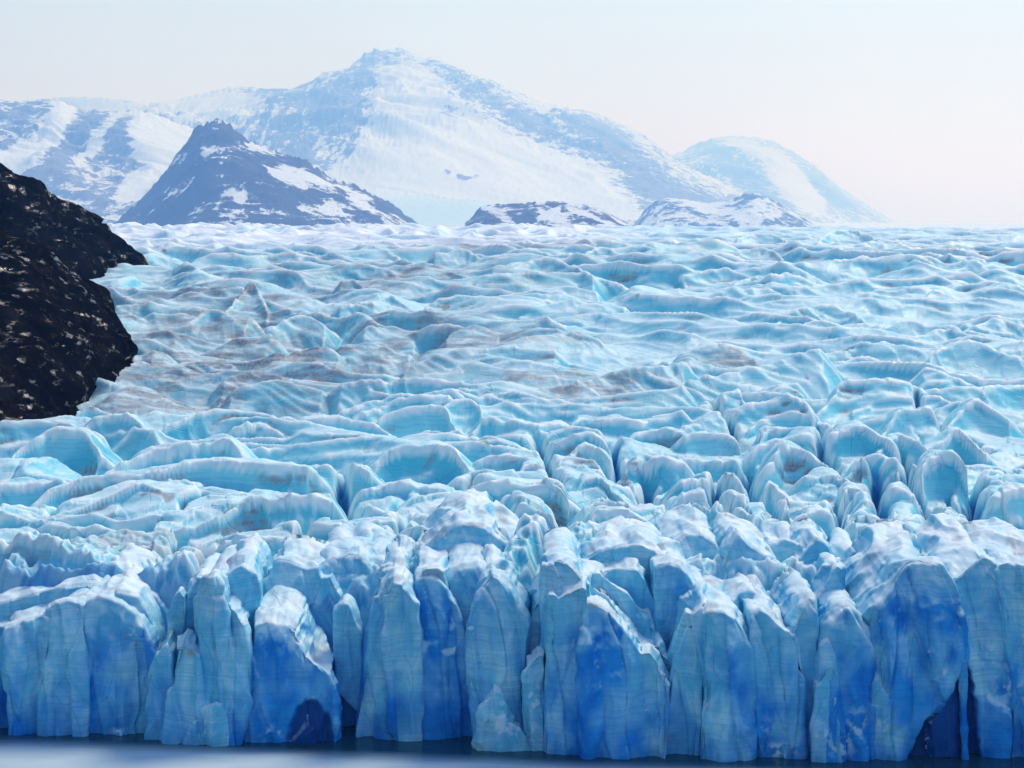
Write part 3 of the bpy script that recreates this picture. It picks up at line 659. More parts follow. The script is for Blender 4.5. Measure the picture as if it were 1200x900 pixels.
    # closed back
    bx = V[-1]; c = bx.mean(0)
    V.append(bx * 0.5 + c * 0.5); fw.append(np.zeros(na)); dep.append(np.full(na, depths[-1]))
    cur = cnt + np.arange(na); cnt += na
    quads.append(np.stack([prev[:-1], prev[1:], cur[1:], cur[:-1]], -1))
    quads.append(np.stack([cur[:na // 2 - 1], cur[1:na // 2], cur[::-1][1:na // 2], cur[::-1][:na // 2 - 1]], -1))
    V = np.concatenate(V); fw = np.concatenate(fw); dep = np.concatenate(dep); Q = np.concatenate(quads)
    X, Y, Z = V[:, 0].copy(), V[:, 1].copy(), V[:, 2].copy()
    hz = np.clip((Z - z0) / hgt, 0, 1); un = np.clip((X - arch[:, 0].min()) / wid, 0, 1)
    # bulge, backward lean, vertical facets
    dy = roll * hz**3.5 * fw
    dy += -0.35 * bulge * np.sin(np.pi * un)**0.8 * fw + lean * (Z - z0)
    xs = X + 1.6 * noise2(X / 9, Z / 14, sd + 1) + 0.5 * noise2(X / 3, Z / 5, sd + 2)
    if rib > 0:
        bp = [X.min() - 4]
        while bp[-1] < X.max() + 4: bp.append(bp[-1] + rg.uniform(2.2, 7.0))
        amp = rg.uniform(-1.2, 1.2, len(bp))
        dy += rib * np.interp(xs, bp, amp) * fw
        stp = np.zeros_like(X)                       # spalled sheets: small vertical steps
        for _ in range(max(1, int(wid / 9))):
            x0 = rg.uniform(X.min(), X.max()); zl = z0 + hgt * rg.uniform(0.2, 1.1); sg = rg.choice([-1, 1])
            stp += rg.uniform(0.3, 0.9) * sstep(-0.25, 0.25, sg * (xs - x0)) * sstep(-1.5, 1.5, zl - Z + 1.5 * noise2(X / 4, Z / 4, sd + 3)) * sstep(9, 4, np.abs(xs - x0))
        dy += rib * stp * fw
    Y = Y + dy
    fresh = np.zeros(len(V))
    PXc = 600 + F * V[:, 0] / (V[:, 1] * CP - (V[:, 2] - CAM[2]) * SP)
    PYc = 450 - F * (V[:, 1] * SP + (V[:, 2] - CAM[2]) * CP) / (V[:, 1] * CP - (V[:, 2] - CAM[2]) * SP)
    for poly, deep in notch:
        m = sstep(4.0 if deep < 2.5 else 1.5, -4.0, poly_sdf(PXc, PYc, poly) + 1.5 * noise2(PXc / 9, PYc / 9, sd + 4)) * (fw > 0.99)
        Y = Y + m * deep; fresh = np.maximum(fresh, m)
    V = np.stack([X, Y, Z], -1)
    N = vnormals(V, Q)
    ctr = np.array([cx, D + B * 0.5, z0 + hgt * 0.4])
    if ((V - ctr) * N).sum(1).mean() < 0: Q = Q[:, ::-1]; N = -N
    topw = sstep(0.35, 0.8, N[:, 2])
    ox, oy, oz = rg.uniform(0, 500, 3)
    d1 = noise3(X / 11 + ox, Y / 11 + oy, Z / 20 + oz, 7); d2 = noise3(X / 4.6 + ox, Y / 4.6, Z / 9, 8)
    d3 = noise3(X / 2.0, Y / 2.0 + oy, Z / 3.4, 9); d4 = noise3(X / 0.9, Y / 0.9, Z / 1.2, 10)
    c1, c2, hx, hz_, cid = cells((X + 0.8 * Y + 1.2 * d2) / 6.0 + ox, (Z + 6.0 * d1) / 42.0 + oz, 85)
    fac = (cid[:, 0] - 0.5) * 2.2 + (cid[:, 1] - 0.5) * 3.4 * ((X + 0.8 * Y + 1.2 * d2) / 6.0 + ox - hx) + (cid[:, 2] - 0.5) * 2.0 * ((Z + 6.0 * d1) / 42.0 + oz - hz_)
    fac = fac * sstep(0, 0.12, c2 - c1 + 0.03) - 0.2 * np.exp(-((c2 - c1) / 0.05)**2)
    disp = 0.9 * d1 + rib * (1 - 0.9 * topw) * fac + (1 - 0.6 * topw) * (1.0 * (0.35 - np.abs(d2) * 1.6) + 0.30 * d3) + 0.08 * d4
    rdg = ridge(noise2(X / 11 + 0.5 * noise2(X / 12, Y / 16, 77) + ox, Y / 24 + oy, 78), 0.03) - 0.5
    disp = disp + topn * topw * (1.8 * rdg + 0.2 * (ridge(noise2(X / 2.7 + ox, Y / 7, 79), 0.05) - 0.5)) * sstep(0, 4, dep)
    fade = sstep(0.0, 1.0, np.minimum(1, wid / 9))
    V = V + N * (disp * (0.45 + 0.55 * fade))[:, None]
    N = vnormals(V, Q)
    cv = convexity(V, Q, N, 5)
    crest = sstep(0.02, 0.10, cv) * 0.6 * sstep(0.3, 0.7, N[:, 2])  # weathered top edges, whitened further as painted rim light
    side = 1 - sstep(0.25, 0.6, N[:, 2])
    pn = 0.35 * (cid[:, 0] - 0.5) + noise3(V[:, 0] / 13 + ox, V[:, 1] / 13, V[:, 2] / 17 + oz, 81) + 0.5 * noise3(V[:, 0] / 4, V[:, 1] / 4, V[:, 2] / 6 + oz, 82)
    de = side * np.clip(dense * (0.92 + rg.uniform(-0.22, 0.22) - 1.05 * hz + 1.1 * pn), 0, 1)  # bluer toward the water: dense ice plus shade painted into the colour
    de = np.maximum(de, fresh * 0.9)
    rm = np.zeros(len(V))
    for bx_, by_, rx_, ry_, w_ in rime:
        q = ((PXc - bx_) / rx_)**2 + ((PYc - by_) / ry_)**2
        rm = np.maximum(rm, w_ * np.exp(-q) )
    rm = np.clip(0.8 * rm * sstep(-0.1, 0.3, noise3(V[:, 0] / 2.2, V[:, 1] / 2.2, V[:, 2] / 2.2, 83) + 0.5 * noise3(V[:, 0] / 0.8, V[:, 1] / 0.8, V[:, 2] / 0.8, 84)), 0, 1)
    dt = topw * 0.35 * sstep(0.1, 0.5, noise2(V[:, 0] / 6, V[:, 1] / 6, sd + 6))
    for bx_, by_, rx_, ry_, w_ in dirt:
        dt = np.maximum(dt, w_ * np.exp(-(((PXc - bx_) / rx_)**2 + ((PYc - by_) / ry_)**2)))
    o = mesh_obj(name, V, Q, CALVED, {'crest': crest, 'dense': de, 'fresh': fresh, 'rime': rm, 'dirt': dt})  # 'dense': dense ice plus painted shade
    # origin at the foot of the block
    c0 = np.array([cx, D, z0]); me = o.data
    me.attributes.new('tmp', 'FLOAT', 'POINT'); me.attributes.remove(me.attributes['tmp'])
    co = (V - c0).astype(np.float32); me.vertices.foreach_set('co', co.ravel()); me.update(); o.location = c0
    tag(o, label, cat or name.replace('_', ' '), group)
    return o

GF = 'ice towers standing along the lake'
GS = 'broken ice blocks behind the front towers'
def tower(label, where, B, rise, L, T, R, **k):
    if B >= 14: B, rise = B + 20, rise * 0.36
    return slab('ice_tower', label, where, B, rise, L, T, R, group=GF, **k)
def serac(label, where, B, rise, L, T, R, **k):
    k.setdefault('dense', 0.35); k.setdefault('bulge', 1.0); k.setdefault('rib', 0.6)  # dense: amount of dense ice blue and painted shade
    if B >= 10: B, rise = B + 12, rise * 0.4
    return slab('ice_block', label, where, B, rise, L, T, R, group=GS, front=False, **k)

# --- towers at the water, from the left edge of the photo
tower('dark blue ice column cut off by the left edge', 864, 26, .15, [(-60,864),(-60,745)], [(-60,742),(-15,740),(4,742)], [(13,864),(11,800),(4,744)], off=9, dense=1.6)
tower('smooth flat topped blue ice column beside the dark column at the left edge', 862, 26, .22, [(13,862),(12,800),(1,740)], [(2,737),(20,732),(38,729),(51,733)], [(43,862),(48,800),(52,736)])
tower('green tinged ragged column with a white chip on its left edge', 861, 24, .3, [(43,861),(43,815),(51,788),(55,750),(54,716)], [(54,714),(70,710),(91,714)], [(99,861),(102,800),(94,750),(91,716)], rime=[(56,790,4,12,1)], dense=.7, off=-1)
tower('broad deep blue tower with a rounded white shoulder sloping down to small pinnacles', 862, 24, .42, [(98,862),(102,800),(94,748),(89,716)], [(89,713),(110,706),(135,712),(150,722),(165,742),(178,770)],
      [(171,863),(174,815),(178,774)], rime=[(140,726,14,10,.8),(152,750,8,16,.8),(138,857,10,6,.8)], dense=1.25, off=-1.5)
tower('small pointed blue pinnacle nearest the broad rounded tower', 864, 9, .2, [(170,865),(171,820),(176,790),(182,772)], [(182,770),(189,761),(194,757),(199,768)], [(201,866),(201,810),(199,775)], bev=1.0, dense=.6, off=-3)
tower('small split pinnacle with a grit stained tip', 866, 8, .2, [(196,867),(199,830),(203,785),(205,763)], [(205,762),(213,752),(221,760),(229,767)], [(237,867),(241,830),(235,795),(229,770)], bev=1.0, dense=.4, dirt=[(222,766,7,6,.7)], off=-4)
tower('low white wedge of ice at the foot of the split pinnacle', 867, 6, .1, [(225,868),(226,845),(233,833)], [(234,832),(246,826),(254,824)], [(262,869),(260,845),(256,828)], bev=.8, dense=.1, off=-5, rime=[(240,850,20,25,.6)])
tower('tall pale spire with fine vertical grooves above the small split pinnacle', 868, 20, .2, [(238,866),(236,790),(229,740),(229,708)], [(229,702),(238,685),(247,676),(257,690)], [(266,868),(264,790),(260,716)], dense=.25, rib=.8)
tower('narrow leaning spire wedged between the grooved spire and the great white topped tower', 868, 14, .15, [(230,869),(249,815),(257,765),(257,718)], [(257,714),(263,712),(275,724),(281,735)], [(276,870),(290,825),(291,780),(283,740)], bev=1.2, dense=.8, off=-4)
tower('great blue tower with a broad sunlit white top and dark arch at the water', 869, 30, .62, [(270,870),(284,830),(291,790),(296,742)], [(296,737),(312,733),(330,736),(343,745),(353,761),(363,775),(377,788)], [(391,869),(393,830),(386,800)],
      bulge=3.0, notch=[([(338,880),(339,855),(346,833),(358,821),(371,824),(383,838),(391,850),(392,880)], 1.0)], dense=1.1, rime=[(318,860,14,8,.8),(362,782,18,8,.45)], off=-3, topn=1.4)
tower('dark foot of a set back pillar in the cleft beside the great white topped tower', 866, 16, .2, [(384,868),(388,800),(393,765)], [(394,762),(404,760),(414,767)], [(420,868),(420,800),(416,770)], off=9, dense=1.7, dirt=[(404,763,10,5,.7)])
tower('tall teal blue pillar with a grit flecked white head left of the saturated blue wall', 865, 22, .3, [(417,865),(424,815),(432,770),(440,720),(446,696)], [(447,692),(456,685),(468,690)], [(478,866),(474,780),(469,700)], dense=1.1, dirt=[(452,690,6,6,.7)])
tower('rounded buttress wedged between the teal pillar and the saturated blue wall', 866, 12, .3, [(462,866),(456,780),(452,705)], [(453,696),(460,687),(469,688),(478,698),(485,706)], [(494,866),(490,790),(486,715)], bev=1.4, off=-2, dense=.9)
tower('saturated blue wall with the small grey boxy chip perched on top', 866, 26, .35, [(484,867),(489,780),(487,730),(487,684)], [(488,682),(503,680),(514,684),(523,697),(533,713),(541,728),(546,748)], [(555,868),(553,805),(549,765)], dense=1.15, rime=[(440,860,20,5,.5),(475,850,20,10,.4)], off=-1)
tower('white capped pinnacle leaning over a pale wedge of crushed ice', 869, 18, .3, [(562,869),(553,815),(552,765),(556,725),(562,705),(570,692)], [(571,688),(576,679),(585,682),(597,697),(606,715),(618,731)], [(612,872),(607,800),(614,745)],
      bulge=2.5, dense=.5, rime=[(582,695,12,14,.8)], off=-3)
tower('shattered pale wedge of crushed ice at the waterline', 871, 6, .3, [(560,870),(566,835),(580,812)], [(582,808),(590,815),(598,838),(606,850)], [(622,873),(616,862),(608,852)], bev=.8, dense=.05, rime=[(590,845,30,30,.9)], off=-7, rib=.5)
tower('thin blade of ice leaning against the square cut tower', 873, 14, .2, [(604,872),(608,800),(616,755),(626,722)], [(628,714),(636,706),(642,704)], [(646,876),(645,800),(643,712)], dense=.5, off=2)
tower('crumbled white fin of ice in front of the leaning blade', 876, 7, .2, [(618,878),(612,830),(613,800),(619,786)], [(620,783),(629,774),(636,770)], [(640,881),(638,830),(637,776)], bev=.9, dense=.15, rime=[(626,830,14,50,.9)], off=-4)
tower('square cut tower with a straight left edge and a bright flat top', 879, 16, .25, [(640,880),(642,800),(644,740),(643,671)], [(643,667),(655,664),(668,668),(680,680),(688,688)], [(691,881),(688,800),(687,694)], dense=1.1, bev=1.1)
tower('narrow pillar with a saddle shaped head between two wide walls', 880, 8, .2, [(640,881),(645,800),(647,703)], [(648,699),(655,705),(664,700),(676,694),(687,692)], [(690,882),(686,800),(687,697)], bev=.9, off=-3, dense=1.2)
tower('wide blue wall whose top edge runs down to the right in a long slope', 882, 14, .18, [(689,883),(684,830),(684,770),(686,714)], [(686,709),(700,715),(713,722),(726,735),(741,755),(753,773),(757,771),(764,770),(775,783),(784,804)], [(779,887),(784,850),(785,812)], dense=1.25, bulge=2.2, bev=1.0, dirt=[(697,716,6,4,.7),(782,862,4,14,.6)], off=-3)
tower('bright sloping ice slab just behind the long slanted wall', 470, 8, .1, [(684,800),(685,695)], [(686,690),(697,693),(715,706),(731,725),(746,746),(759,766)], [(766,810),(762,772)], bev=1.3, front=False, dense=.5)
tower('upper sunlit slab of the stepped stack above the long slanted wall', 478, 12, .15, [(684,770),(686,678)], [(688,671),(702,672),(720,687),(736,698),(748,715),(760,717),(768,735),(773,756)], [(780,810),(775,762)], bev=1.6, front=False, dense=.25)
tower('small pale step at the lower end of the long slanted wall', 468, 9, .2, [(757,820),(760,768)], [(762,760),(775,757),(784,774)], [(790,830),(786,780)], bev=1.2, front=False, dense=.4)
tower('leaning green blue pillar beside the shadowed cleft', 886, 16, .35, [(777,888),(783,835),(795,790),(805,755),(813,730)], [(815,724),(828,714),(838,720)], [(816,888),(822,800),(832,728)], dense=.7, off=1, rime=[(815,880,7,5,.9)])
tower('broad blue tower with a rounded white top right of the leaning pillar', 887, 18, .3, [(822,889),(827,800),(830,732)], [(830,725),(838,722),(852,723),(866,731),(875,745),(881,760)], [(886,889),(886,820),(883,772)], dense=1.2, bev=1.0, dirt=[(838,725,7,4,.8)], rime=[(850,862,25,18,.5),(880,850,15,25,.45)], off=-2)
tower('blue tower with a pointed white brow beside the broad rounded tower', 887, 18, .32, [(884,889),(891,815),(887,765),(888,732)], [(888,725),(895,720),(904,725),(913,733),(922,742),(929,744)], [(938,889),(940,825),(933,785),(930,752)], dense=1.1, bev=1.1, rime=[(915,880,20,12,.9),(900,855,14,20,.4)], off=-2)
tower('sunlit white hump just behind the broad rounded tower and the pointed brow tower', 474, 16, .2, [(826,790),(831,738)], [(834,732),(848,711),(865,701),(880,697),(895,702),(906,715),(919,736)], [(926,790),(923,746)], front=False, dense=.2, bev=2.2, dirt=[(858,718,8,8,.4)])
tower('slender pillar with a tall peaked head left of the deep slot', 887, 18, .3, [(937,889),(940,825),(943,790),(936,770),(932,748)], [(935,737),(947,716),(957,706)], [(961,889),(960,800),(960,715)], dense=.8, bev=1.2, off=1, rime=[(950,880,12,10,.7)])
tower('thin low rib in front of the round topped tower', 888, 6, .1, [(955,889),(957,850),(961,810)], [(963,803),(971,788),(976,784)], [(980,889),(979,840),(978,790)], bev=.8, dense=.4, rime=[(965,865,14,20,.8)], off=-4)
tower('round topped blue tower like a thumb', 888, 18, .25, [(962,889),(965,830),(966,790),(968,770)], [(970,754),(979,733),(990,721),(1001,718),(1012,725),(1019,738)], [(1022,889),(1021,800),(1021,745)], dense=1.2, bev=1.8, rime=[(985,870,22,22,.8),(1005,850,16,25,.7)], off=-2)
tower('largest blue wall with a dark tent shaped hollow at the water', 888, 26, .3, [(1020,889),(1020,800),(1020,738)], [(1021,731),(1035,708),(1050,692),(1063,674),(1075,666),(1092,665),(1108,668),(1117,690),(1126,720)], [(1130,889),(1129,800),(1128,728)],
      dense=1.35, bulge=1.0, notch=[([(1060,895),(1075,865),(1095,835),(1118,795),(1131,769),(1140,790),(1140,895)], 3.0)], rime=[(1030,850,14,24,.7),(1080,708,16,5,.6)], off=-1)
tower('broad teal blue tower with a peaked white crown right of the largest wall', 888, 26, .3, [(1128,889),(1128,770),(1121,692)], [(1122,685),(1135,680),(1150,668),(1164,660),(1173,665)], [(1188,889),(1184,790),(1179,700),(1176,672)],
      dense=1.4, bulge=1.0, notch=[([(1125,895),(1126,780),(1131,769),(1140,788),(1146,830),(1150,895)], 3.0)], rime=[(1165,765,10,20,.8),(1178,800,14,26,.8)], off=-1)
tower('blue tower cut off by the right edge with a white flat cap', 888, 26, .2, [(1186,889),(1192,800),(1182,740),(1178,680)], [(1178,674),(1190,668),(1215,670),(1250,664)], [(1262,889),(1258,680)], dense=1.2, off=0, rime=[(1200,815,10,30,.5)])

# --- second row, standing on the glacier behind the towers
serac('long pale slab lying over the rounded tower', 484, 12, .12, [(52,760),(54,722)], [(54,714),(78,708),(104,701),(135,696),(155,700),(172,722),(186,764)], [(200,800),(190,775)], bev=1.8)
serac('low rounded slab above the flat topped column', 492, 16, .2, [(-30,760),(-20,715)], [(-10,710),(20,702),(46,696),(64,690),(110,686)], [(125,730),(116,692)], bev=2)
serac('folded blue block with three curved ribs', 496, 16, .2, [(100,740),(108,695)], [(112,688),(130,684),(148,680),(162,688),(180,702),(198,722)], [(212,775),(204,730)], bev=1.6)
serac('lone slender finger of ice in the blue gap', 482, 5, .1, [(199,790),(197,722)], [(198,716),(203,699),(208,694),(213,701)], [(213,780),(213,706)], bev=.9, dense=.5)
serac('tall deep blue plate behind the pair of small pinnacles', 488, 12, .25, [(208,800),(214,720),(224,692)], [(226,685),(232,678),(241,682)], [(246,790),(244,690)], dense=1.0)
serac('grey striped block with a square shoulder', 484, 16, .35, [(246,770),(252,690)], [(254,683),(270,670),(282,663),(290,668),(296,680)], [(300,770),(298,690)], bev=1.8)
serac('flat white ice cap with a pointed left corner over the great tower', 494, 18, .22, [(296,720),(298,696)], [(300,690),(318,672),(321,661),(335,664),(347,668),(356,672),(369,669),(375,682),(386,679),(398,700)], [(402,760),(400,708)], bev=1.6, dense=.1)
serac('tall pointed blue tooth standing in the cleft right of the great white topped tower', 482, 6, .2, [(396,770),(397,722)], [(398,716),(403,708),(410,716),(417,736)], [(424,800),(420,745)], bev=1, dense=.6)
serac('sunlit rounded ramp of white ice with dark slits', 500, 26, .15, [(372,760),(372,672)], [(374,664),(388,657),(408,655),(426,660),(440,674),(448,692)], [(452,760),(450,700)], bev=2.5, dense=.1, topn=1.6)
serac('curled lip of pale ice behind the sunlit ramp', 505, 18, .2, [(416,700),(420,662)], [(424,656),(440,655),(456,664),(470,678)], [(480,710),(474,684)], bev=2, dense=.2)
serac('small grey boxy ice chip perched on the saturated blue wall', 481, 4, .0, [(491,690),(495,672)], [(497,668),(508,667),(516,668)], [(520,690),(518,674)], bev=.5, dense=.2, dirt=[(506,675,20,12,.8)], rib=.2, topn=.3)
serac('broad white topped block above and right of the saturated blue wall', 482, 18, .3, [(518,760),(524,690)], [(526,676),(541,668),(560,667),(576,675),(592,690),(602,714)], [(620,770),(612,730)], bev=2.4, dense=.8)
serac('big sunlit dome with a blue flank in the middle of the front', 506, 30, .15, [(482,720),(490,655)], [(494,648),(510,630),(535,615),(566,618),(590,634),(612,652),(628,668),(640,690)], [(645,760),(642,700)], bev=3.5, dense=.15, topn=1.5)
serac('arched white ridge above the square cut tower', 492, 16, .2, [(664,720),(668,678)], [(672,668),(684,656),(702,647),(726,641),(752,640),(774,648)], [(786,710),(782,656)], bev=2.2, dense=.2)
serac('dark faced block under the arched white ridge', 482, 10, .2, [(702,740),(707,678)], [(709,672),(722,670),(736,669),(747,668),(758,682),(766,702)], [(770,770),(769,712)], bev=1.2, dense=.8)
serac('flat topped blue pillar standing behind the leaning pillar', 480, 16, .3, [(768,800),(770,720),(770,672)], [(771,667),(785,664),(799,668),(812,684),(828,702),(842,712)], [(842,780),(844,722)], bev=1.8, dense=.8)
serac('big pointed pyramid of white ice', 496, 20, .2, [(826,740),(836,700)], [(838,690),(848,662),(860,638),(868,626),(880,638),(896,650),(910,658),(914,672)], [(904,740),(912,690)], bev=2.2, dense=.3)
serac('sharp blade of ice behind the slender peaked pillar', 478, 10, .25, [(958,790),(961,722)], [(963,713),(971,692),(979,673),(988,666)], [(994,770),(991,680)], bev=1.1, dense=.6)
serac('white shark fin block on the upper front', 504, 14, .25, [(912,720),(918,686)], [(922,678),(934,660),(950,641),(962,632),(974,640),(980,652)], [(982,710),(982,662)], bev=1.6, dense=.2)
serac('half hidden peaked block between the white shark fin block and the largest wall', 498, 14, .3, [(968,760),(976,700)], [(978,692),(986,668),(996,656),(1004,649),(1013,656)], [(1018,760),(1016,668)], bev=1.6, dense=.5)
serac('low white saddle between the white shark fin and the pyramid', 512, 14, .2, [(885,700),(892,664)], [(896,656),(908,640),(922,634),(938,640),(948,652)], [(950,700),(950,662)], bev=1.8, dense=.2)
serac('pale humped block behind the flat topped blue pillar', 508, 20, .2, [(772,700),(780,652)], [(786,644),(804,630),(824,628),(842,640),(852,660)], [(856,720),(854,672)], bev=2.2, dense=.25)
HAZE = True
# ------------------------------------------------------------------ mountains
FAR = 4.5
def mountain(name, label, sky, Y0, Y1, seed, snow_blobs=(), rock_blobs=(), bias=0.5, rough=1.0, base_row=268, mat=None, shape=0.85, ice_blobs=(),
             gully=(0.0, 1.0), thick=0.25, jag=1.2, ribs=None):
    """Skyline polyline in photo pixels at depth Y1; the slope comes down to base_row at depth Y0, and a back slope closes it."""
    sky = np.array(sky, float); Y0 *= FAR; Y1 *= FAR
    n = int((sky[-1, 0] - sky[0, 0]) * 1.0) + 2; nt = 150; nb = 14
    px = np.linspace(sky[0, 0], sky[-1, 0], n)
    py = np.interp(px, sky[:, 0], sky[:, 1])
    zt0 = at(px, py, Y1)[2]
    py = py + jag * (2.2 * np.abs(noise2(px / 13, px * 0 + seed, seed + 30)) + 1.2 * noise2(px / 4.5, px * 0 + seed, seed + 31) - 0.5)
    zt = at(px, py, Y1)[2]
    zb = at(px, np.full(n, base_row + 25.0), Y0)[2]
    v = np.concatenate([np.linspace(0, 1, nt), 1 + thick * np.linspace(0, 1, nb + 1)[1:]])
    U, Vv = np.meshgrid((px - 600) / F, v)
    D = Y0 + (Y1 - Y0) * Vv
    X = U * D
    s = np.clip(Vv, 0, 1)
    prof = s**shape
    zs = zt0.copy(); k = max(9, n // 9); kk = np.hanning(2 * k + 3)[1:-1]; kk /= kk.sum()
    zs = np.convolve(np.pad(zs, k, 'edge'), kk, 'valid')
    blend = np.clip(s, 0, 1)**5
    H = (zs * 0.995)[None, :] * (1 - blend) + zt0[None, :] * blend - zb[None, :]
    Z = zb[None, :] + H * prof + (zt - zt0)[None, :] * np.clip(s, 0, 1)**40
    Z = np.where(Vv > 1, zt[None, :] - (zt - zb)[None, :] * ((Vv - 1) / thick)**1.2 * 1.02, Z)
    L = 900.0 * (Y1 / 10000)
    wx = X + 0.35 * L * noise2(X / L, D / L, seed + 5)
    r = 0; a = 1.0; tot = 0
    for k in range(7):
        r = r + a * (ridge(noise2(wx / L * 2**k + gully[0] * D / L * 2**k, D / L * gully[1] * 2**k * 0.6, seed + k), 0.03) - 0.5); tot += a; a *= 0.56
    r = r / tot
    amp = rough * 0.27 * H * (0.15 + 0.85 * np.sin(np.pi * np.clip(s, 0, 1)**1.3)) 
    amp = np.where(Vv > 0.97, 0.075 * H * rough, amp)
    cy0 = D * CP - (Z - CAM[2]) * SP; PX0 = 600 + F * X / cy0; PY0 = 450 - F * (D * SP + (Z - CAM[2]) * CP) / cy0
    field = np.zeros_like(Z)
    for cx, cy, rx, ry, w_, ang in snow_blobs:
        c_, s_ = math.cos(math.radians(ang)), math.sin(math.radians(ang)); dx = PX0 - cx; dy_ = PY0 - cy
        q = ((dx * c_ + dy_ * s_) / rx)**2 + ((-dx * s_ + dy_ * c_) / ry)**2
        field = np.maximum(field, min(1, w_ * 1.6) * np.exp(-q * q))
    Z = Z + amp * r * (1 - 0.75 * field)
    V = np.stack([X, D, Z], -1)
    # where snow lies: gentle slopes hold it, steep and wind-scoured ribs show rock
    gz = np.gradient(Z, axis=0) / np.maximum(np.gradient(D, axis=0), 1e-3)
    gx = np.gradient(Z, axis=1) / np.maximum(np.gradient(X, axis=1), 1e-3)
    steep = np.sqrt(gz**2 + gx**2)
    # photo position of each vertex, to place the large snowfields and rock bands
    cyv = (V[..., 1] * CP - (V[..., 2] - CAM[2]) * SP); PX = 600 + F * X / cyv
    PY = 450 - F * (V[..., 1] * SP + (V[..., 2] - CAM[2]) * CP) / cyv
    snow = bias - 0.35 * (steep - np.median(steep)) - 0.25 * r
    def add(lst, sgn):
        nonlocal snow
        for cx, cy, rx, ry, w, ang in lst:
            w = w * (0.8 if sgn < 0 else (0.75 if name == 'dark_ridge' else 1.0))
            c, sn = math.cos(math.radians(ang)), math.sin(math.radians(ang))
            dx = PX - cx; dy = PY - cy
            q = ((dx * c + dy * sn) / rx)**2 + ((-dx * sn + dy * c) / ry)**2
            snow = snow + sgn * w * np.exp(-q * q)
    snow = snow + (0.9 if name != 'dark_ridge' else 0.15) * field
    add(snow_blobs, 1); add(rock_blobs, -1)
    if ribs: snow = snow - ribs[4] * np.exp(-((PX - ribs[0]) / ribs[2])**2 - ((PY - ribs[1]) / ribs[3])**2) * sstep(-0.15, 0.25, noise2((PX * 0.82 + PY * 0.57) / 7.0 + 0.6 * noise2(PX / 15, PY / 15, 7), (PY * 0.82 - PX * 0.57) / 70.0, 8))
    ice = np.zeros_like(snow)
    for cx, cy, rx, ry, w in ice_blobs:
        ice = np.maximum(ice, w * np.exp(-(((PX - cx) / rx)**2 + ((PY - cy) / ry)**2)**2))
    o = mesh_obj(name, V.reshape(-1, 3), grid_quads(len(v), n), mat or (DARK if name == 'dark_ridge' else MOUNT), {'snow': snow, 'ice': ice})
    tag(o, label, 'mountain', kind='structure')
    return o

MOUNT = mountain_material('snowy_mountain_rock', (0.12, 0.13, 0.155)); DARK = mountain_material('dark_ridge_rock', (0.022, 0.024, 0.032))
mountain('mountain', 'tall snow covered peak with a jagged rocky summit',
    [(150,134),(185,122),(210,116),(230,112),(255,107),(275,104),(310,105),(345,105),(365,97),(378,90),(392,82),(410,74),(420,66),(430,60),(437,57),(441,53),(447,55),(452,58),(458,56),(464,59),
     (471,57),(478,63),(490,66),(500,69),(512,68),(522,72),(540,80),(560,90),(580,97),(600,106),(620,114),(640,122),(665,127),(690,132),
     (705,138),(720,143),(735,148),(745,153),(757,162),(770,171),(785,184),(800,194),(815,201),(830,206),(845,214),(860,222),(880,231),(900,240),(925,251),(950,261),(985,272)],
    8200, 15500, 101, bias=0.74, shape=0.80, gully=(0.5, 0.8), base_row=266,
    snow_blobs=[(560,200,150,45,.55,10),(480,120,45,40,.35,60),(420,225,120,25,.5,0),(250,125,60,18,.25,0),(640,215,90,30,.5,20),(370,165,25,12,.2,60)],
    rock_blobs=[(400,125,75,22,.55,125),(340,160,80,25,.38,130),(455,70,35,10,.35,10),(400,170,30,25,.3,60),(320,112,50,12,.35,0),(530,90,50,14,.40,25),(600,130,50,14,.35,25),
                (650,165,70,18,.55,25),(740,190,90,20,.6,35),(760,230,70,18,.6,20),(860,245,70,14,.55,20),(700,150,50,10,.4,22),(620,190,40,12,.45,15),(520,130,22,8,.4,10),(585,155,25,10,.4,20),(524,201,8,4,2.4,20),(540,208,9,6,2.3,15),(556,207,11,4,2.4,-10)], ribs=(370,150,75,55,0.9), jag=1.6)
mountain('mountain', 'broad hazy rock and snow slope left of the dark ridge',
    [(-160,128),(-100,122),(-40,117),(0,115),(40,114),(60,115),(75,117),(85,122),(100,126),(125,127),(150,128),(170,132),(190,137),(210,146),(235,152),(255,170),(270,200),(285,262)],
    6300, 9000, 201, bias=0.42, shape=0.8, gully=(0.7, 0.7),
    snow_blobs=[(195,165,45,28,.75,20),(60,150,50,14,.35,120),(20,190,60,16,.45,140),(165,215,40,16,.45,-40),(110,165,50,10,.3,130),(205,200,30,25,.5,-50)],
    rock_blobs=[(85,175,70,26,.45,-35),(140,150,40,18,.35,20),(15,130,60,12,.25,0),(150,230,40,16,.35,0)])
mountain('mountain', 'pale far mountain shoulder showing above the left slope',
    [(20,124),(60,115),(80,111),(105,110),(125,110),(145,113),(160,118),(180,126),(195,124),(215,122),(260,130),(300,150)],
    13500, 15500, 251, bias=0.75, rough=0.7)
